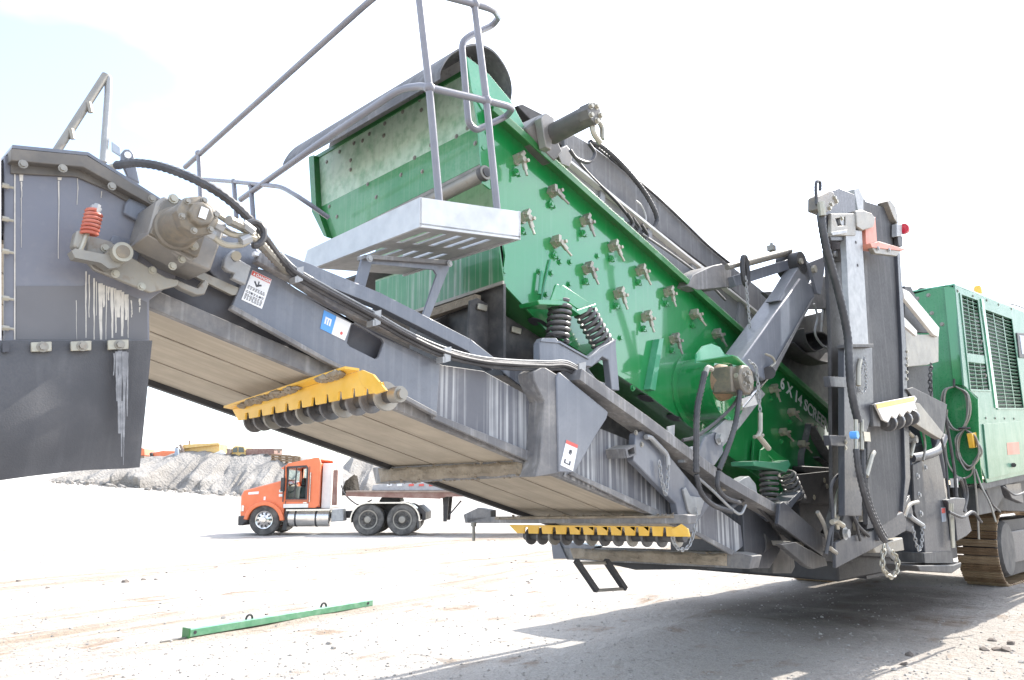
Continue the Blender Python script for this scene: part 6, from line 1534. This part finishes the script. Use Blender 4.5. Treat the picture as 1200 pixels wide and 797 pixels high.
# ================================================================== ENGINE HOUSE
WE = -.5
gr1 = [(1127, 345), (1146, 352), (1160, 457), (1138, 456)]; gr2 = [(1153, 362), (1186, 374), (1200, 478), (1170, 478)]
EH = wpart('engine_side', [(1119, 334), (1128, 338), (1186, 360), (1200, 366), (1235, 380), (1250, 500), (1250, 545), (1157, 566), (1149, 545), (1146, 466), (1130, 452)], WE, .02, 'green_lit', .004, holes=[gr1, gr2])
le = lof(Wp(1119, 334, WE))
b = MB(); b.plate([Wp(1119, 334, WE), Wp(1130, 452, WE), Wp(1146, 466, WE), Wp(1149, 545, WE), Wp(1157, 566, WE)] + [Lp(u, v, le) for u, v in [(1140, 565), (1108, 540), (1085, 480), (1072, 400), (1070, 344), (1110, 331)]], EL * .02)
b = MB(); b.plate([Lp(1119, 337, le), Lp(1130, 452, le), Lp(1146, 468, le), Lp(1149, 545, le), Lp(1152, 566, le), Lp(1118, 568, le), Lp(1085, 540, le), Lp(1072, 480, le), Lp(1066, 346, le), Lp(1108, 334, le)], EL * .02); EE = part('engine_end', b, 'green_cover', None, .006)
b = MB(); b.plate([Lp(1106, 336, le - .03), Lp(1118, 338, le - .03), Lp(1130, 452, le - .03), Lp(1117, 450, le - .03)], EL * .03); part('corner_panel', b, 'green_paint', EE, .004)
b = MB(); b.plate([Wp(1119, 334, WE), Wp(1235, 380, WE), Wp(1235, 380, WE) + NW * 1.7, Wp(1119, 334, WE) + NW * 1.7], EZ * .02); part('engine_roof', b, 'green_pale', EE)
b = MB()
for u, v in [(1075, 350), (1088, 346), (1092, 367), (1104, 380), (1079, 382)]: b.bolt(Lp(u, v, le), -EL, .018, .014)
part('bolts', b, 'worn_steel', EE)
b = MB()
for u, v in [(1122, 341), (1140, 347), (1156, 352), (1170, 357), (1185, 362), (1128, 380), (1133, 420), (1148, 372), (1150, 400), (1155, 440)]: b.bolt(Wp(u, v, WE), NO, .015, .012)
for u in (1155, 1166, 1177, 1188): b.bolt(Wp(u, 490 + (u - 1155) * .02, WE), NO, .013, .012)
part('bolts', b, 'worn_steel', EH)
def grille(q, n, name):
    s = MB()
    for k in range(n):
        a, c = lp(q, 0, (k + .1) / n), lp(q, 1, (k + .1) / n); d, e = lp(q, 1, (k + .62) / n), lp(q, 0, (k + .62) / n)
        A, B_, C_, D_ = Wp(*a, WE + .004), Wp(*c, WE + .004), Wp(*d, WE + .035), Wp(*e, WE + .035)
        s.plate([A, B_, C_, D_], EZ * .004)
    for sx in (.33, .66): s.wpl(qd(q, sx - .012, 0, sx + .012, 1), WE + .006, .006)
    return part(name, s, 'green_lit', EH)
grille(gr1, 24, 'louvre'); grille(gr2, 26, 'louvre')
for q in (gr1, gr2):
    b = MB(); ctr_ = ((q[0][0] + q[2][0]) / 2, (q[0][1] + q[2][1]) / 2); o_ = [(ctr_[0] + (u - ctr_[0]) * 1.12, ctr_[1] + (v - ctr_[1]) * 1.035) for u, v in q]; b.wpl(o_, WE - .012, .012, [q]); part('grille_frame', b, 'green_lit', EH, .002)
b = MB(); b.wpl([(1120, 340), (1230, 385), (1240, 490), (1140, 490)], WE + .10, .05); part('radiator_core', b, 'black_part', EH)
b = MB(); b.wpl([(1124, 345), (1234, 386), (1247, 500), (1247, 540), (1160, 558), (1150, 466)], WE + .25, 1.9); part('engine_block', b, 'grey_dark')
b = MB(); b.wpl(qd(gr1, 0, .62, 1, .71), WE - .002, .01); part('grille_bridge', b, 'green_lit', EH)
b = MB(); b.wpl([(1150, 350), (1153, 351), (1170, 478), (1167, 478)], WE - .015, .015); part('door_joint', b, 'green_pale', EH)
ED = wpart('service_door', [(1153, 497), (1240, 490), (1250, 540), (1159, 561)], WE - .02, .018, 'green_lit', .004, parent=EH)
wpart('door_label', [(1180, 519), (1194, 518), (1195, 532), (1181, 533)], WE - .023, .003, 'salmon', 0, parent=EH)
b = MB(); b.cyl(Wp(1188, 545, WE - .02), Wp(1188, 545, WE - .05), .03, seg=10); part('door_latch', b, 'black_part', EH)
b = MB(); b.lathe(Wp(1146.5, 345, WE + .10), EZ, [(0, .055), (.08, .055), (.12, .04), (.13, .005)], 16); b.v = b.v; part('amber_beacon', b, 'amber', EH)
b = MB(); b.cyl(Wp(1146.5, 352, WE + .10), Wp(1146.5, 344, WE + .10), .03, seg=10); part('beacon_post', b, 'green_pale', EH)
b = MB(); b.lathe(Lp(1081, 343, le + .4), EZ, [(0, .06), (.05, .06), (.07, .03)], 12); part('filler_cap', b, 'black_part', EE)
hose('aerial_cable', [Wp(u, v, WE + .2) for u, v in [(1183, 356), (1194, 359), (1210, 366)]], .012, 'grey_dark')
wpart('cab_window_frame', [(1192, 390), (1215, 392), (1222, 420), (1195, 419)], WE - .03, .02, 'black_part', .004)
wpart('cab_window', [(1195, 393), (1214, 395), (1219, 416), (1198, 415)], WE - .035, .008, 'pale_blue_steel')
b = MB(); b.wpl([(1139, 508), (1146, 506), (1149, 523), (1142, 525)], WE - .05, .06); part('warning_block', b, 'yellow_paint', EE, .006)
wpart('under_chassis', [(1105, 568), (1150, 568), (1210, 556), (1215, 600), (1160, 598), (1110, 600)], WE + .5, .4, 'grey_dark', .01)
wpart('chassis_rib', [(1143, 572), (1172, 568), (1176, 582), (1166, 600), (1146, 604)], WE + .15, .2, 'grey_dusty_shaded', .01)
wpart('chassis_rib', [(1178, 568), (1196, 566), (1200, 590), (1186, 584)], WE + .25, .1, 'grey_shaded', .01)

wpart('under_rail', [(1150, 566), (1250, 545), (1250, 552), (1152, 574)], WE + .02, .03, 'grey_dusty_shaded')
for pts in ([(1155, 575), (1162, 590), (1172, 600)], [(1175, 570), (1190, 580), (1205, 575)]): hose('chassis_hose', [Wp(u, v, WE - .02) for u, v in pts], .014)
b = MB(); c = Wp(1125, 578, WE + .05)
b.tube([c + EL * .17 * math.cos(a) + EZ * .17 * math.sin(a) for a in np.linspace(0, 2 * math.pi, 25)[:-1]], .028, 8, closed=True); part('hose_reel', b, 'rubber')
b = MB(); b.box(Wp(1118, 566, WE - .02), EL * .035, NW * .03, EZ * .05); part('socket_box', b, 'pale_paint')

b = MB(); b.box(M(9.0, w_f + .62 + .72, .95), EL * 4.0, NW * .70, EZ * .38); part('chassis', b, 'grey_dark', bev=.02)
b = MB(); b.box(M(5.3, .05, 1.95), EL * .08, NW * .2, EZ * .42); part('shade_plate', b, 'grey_dark')  # added plate hidden behind the mast, stops sun reaching the ground shadow
b = MB(); b.box(M(7.0, .75, .95), EL * 2.0, NW * .55, EZ * .38); part('low_shade_block', b, 'grey_dark', bev=.02)  # added filler beside the chassis, keeps the ground shadow closed

b = MB(); b.box(M(7.6, 2.25, 1.5), EL * 2.55, NW * .66, EZ * .45); part('side_shade_block', b, 'grey_dark', bev=.02)  # unseen mass added on the far side to cast the shadow's outer part
# ---------- coil of grey cable hanging on the engine house: a thing of its own
hk = Lp(1118, 452, le - .06)
root('cable_coil', Vector((hk.x, hk.y, hk.z - 1.0)), 'grey coil of cable hanging from a hook on the green engine house', 'cable')
b = MB(); rr = random.Random(9)
loops = []
for k in range(7):
    j = lambda s=2.2: rr.uniform(-s, s)
    a = [(1118, 453), (1108 + j(), 458), (1106 + j(3), 478), (1114 + j(3), 500), (1128 + j(1.5), 503), (1135 + j(2), 485), (1132 + j(), 462), (1120, 453)]
    lo = [(1130, 503), (1122 + j(3), 515), (1124 + j(3), 535), (1134 + j(2), 548 + j(3)), (1144 + j(2), 540), (1149 + j(2), 528), (1142 + j(2), 512), (1131, 503)]
    P = [Lp(u, v, le - .05 - .012 * k) for u, v in a]; b.tube(dense(P, 60), .011, 6)
    P = [Lp(u, v, le - .05 - .012 * k) for u, v in lo]; b.tube(dense(P, 60), .011, 6)
part('coil', b, 'worn_steel')
b = MB(); b.tube(dense([Lp(u, v, le - .08) for u, v in [(1110, 480), (1108, 520), (1112, 545), (1125, 560), (1138, 556), (1141, 540)]], 50), .012, 6); part('cable_loop', b, 'worn_steel')
for pts in ([(1141, 545), (1144, 580), (1146, 610), (1147, 632)], [(1143, 550), (1150, 570), (1160, 590), (1167, 612)]):
    b = MB(); b.tube(dense([Lp(u, v, le - .08) for u, v in pts], 30), .012, 6); part('cable_end', b, 'worn_steel')
b = MB(); c = Lp(1130, 502, le - .10); b.tube([c + NW * .06 * math.cos(a) + EL * .06 * math.sin(a) for a in np.linspace(0, 6.283, 13)[:-1]], .012, 6, closed=True); part('cable_tie', b, 'black_part')
b = MB(); b.cyl(Lp(1118, 453, le + .02), Lp(1118, 451, le - .16), .014, seg=8); b.cyl(Lp(1118, 453, le - .15), Lp(1118, 444, le - .15), .014, seg=8); part('hook', b, 'black_part')
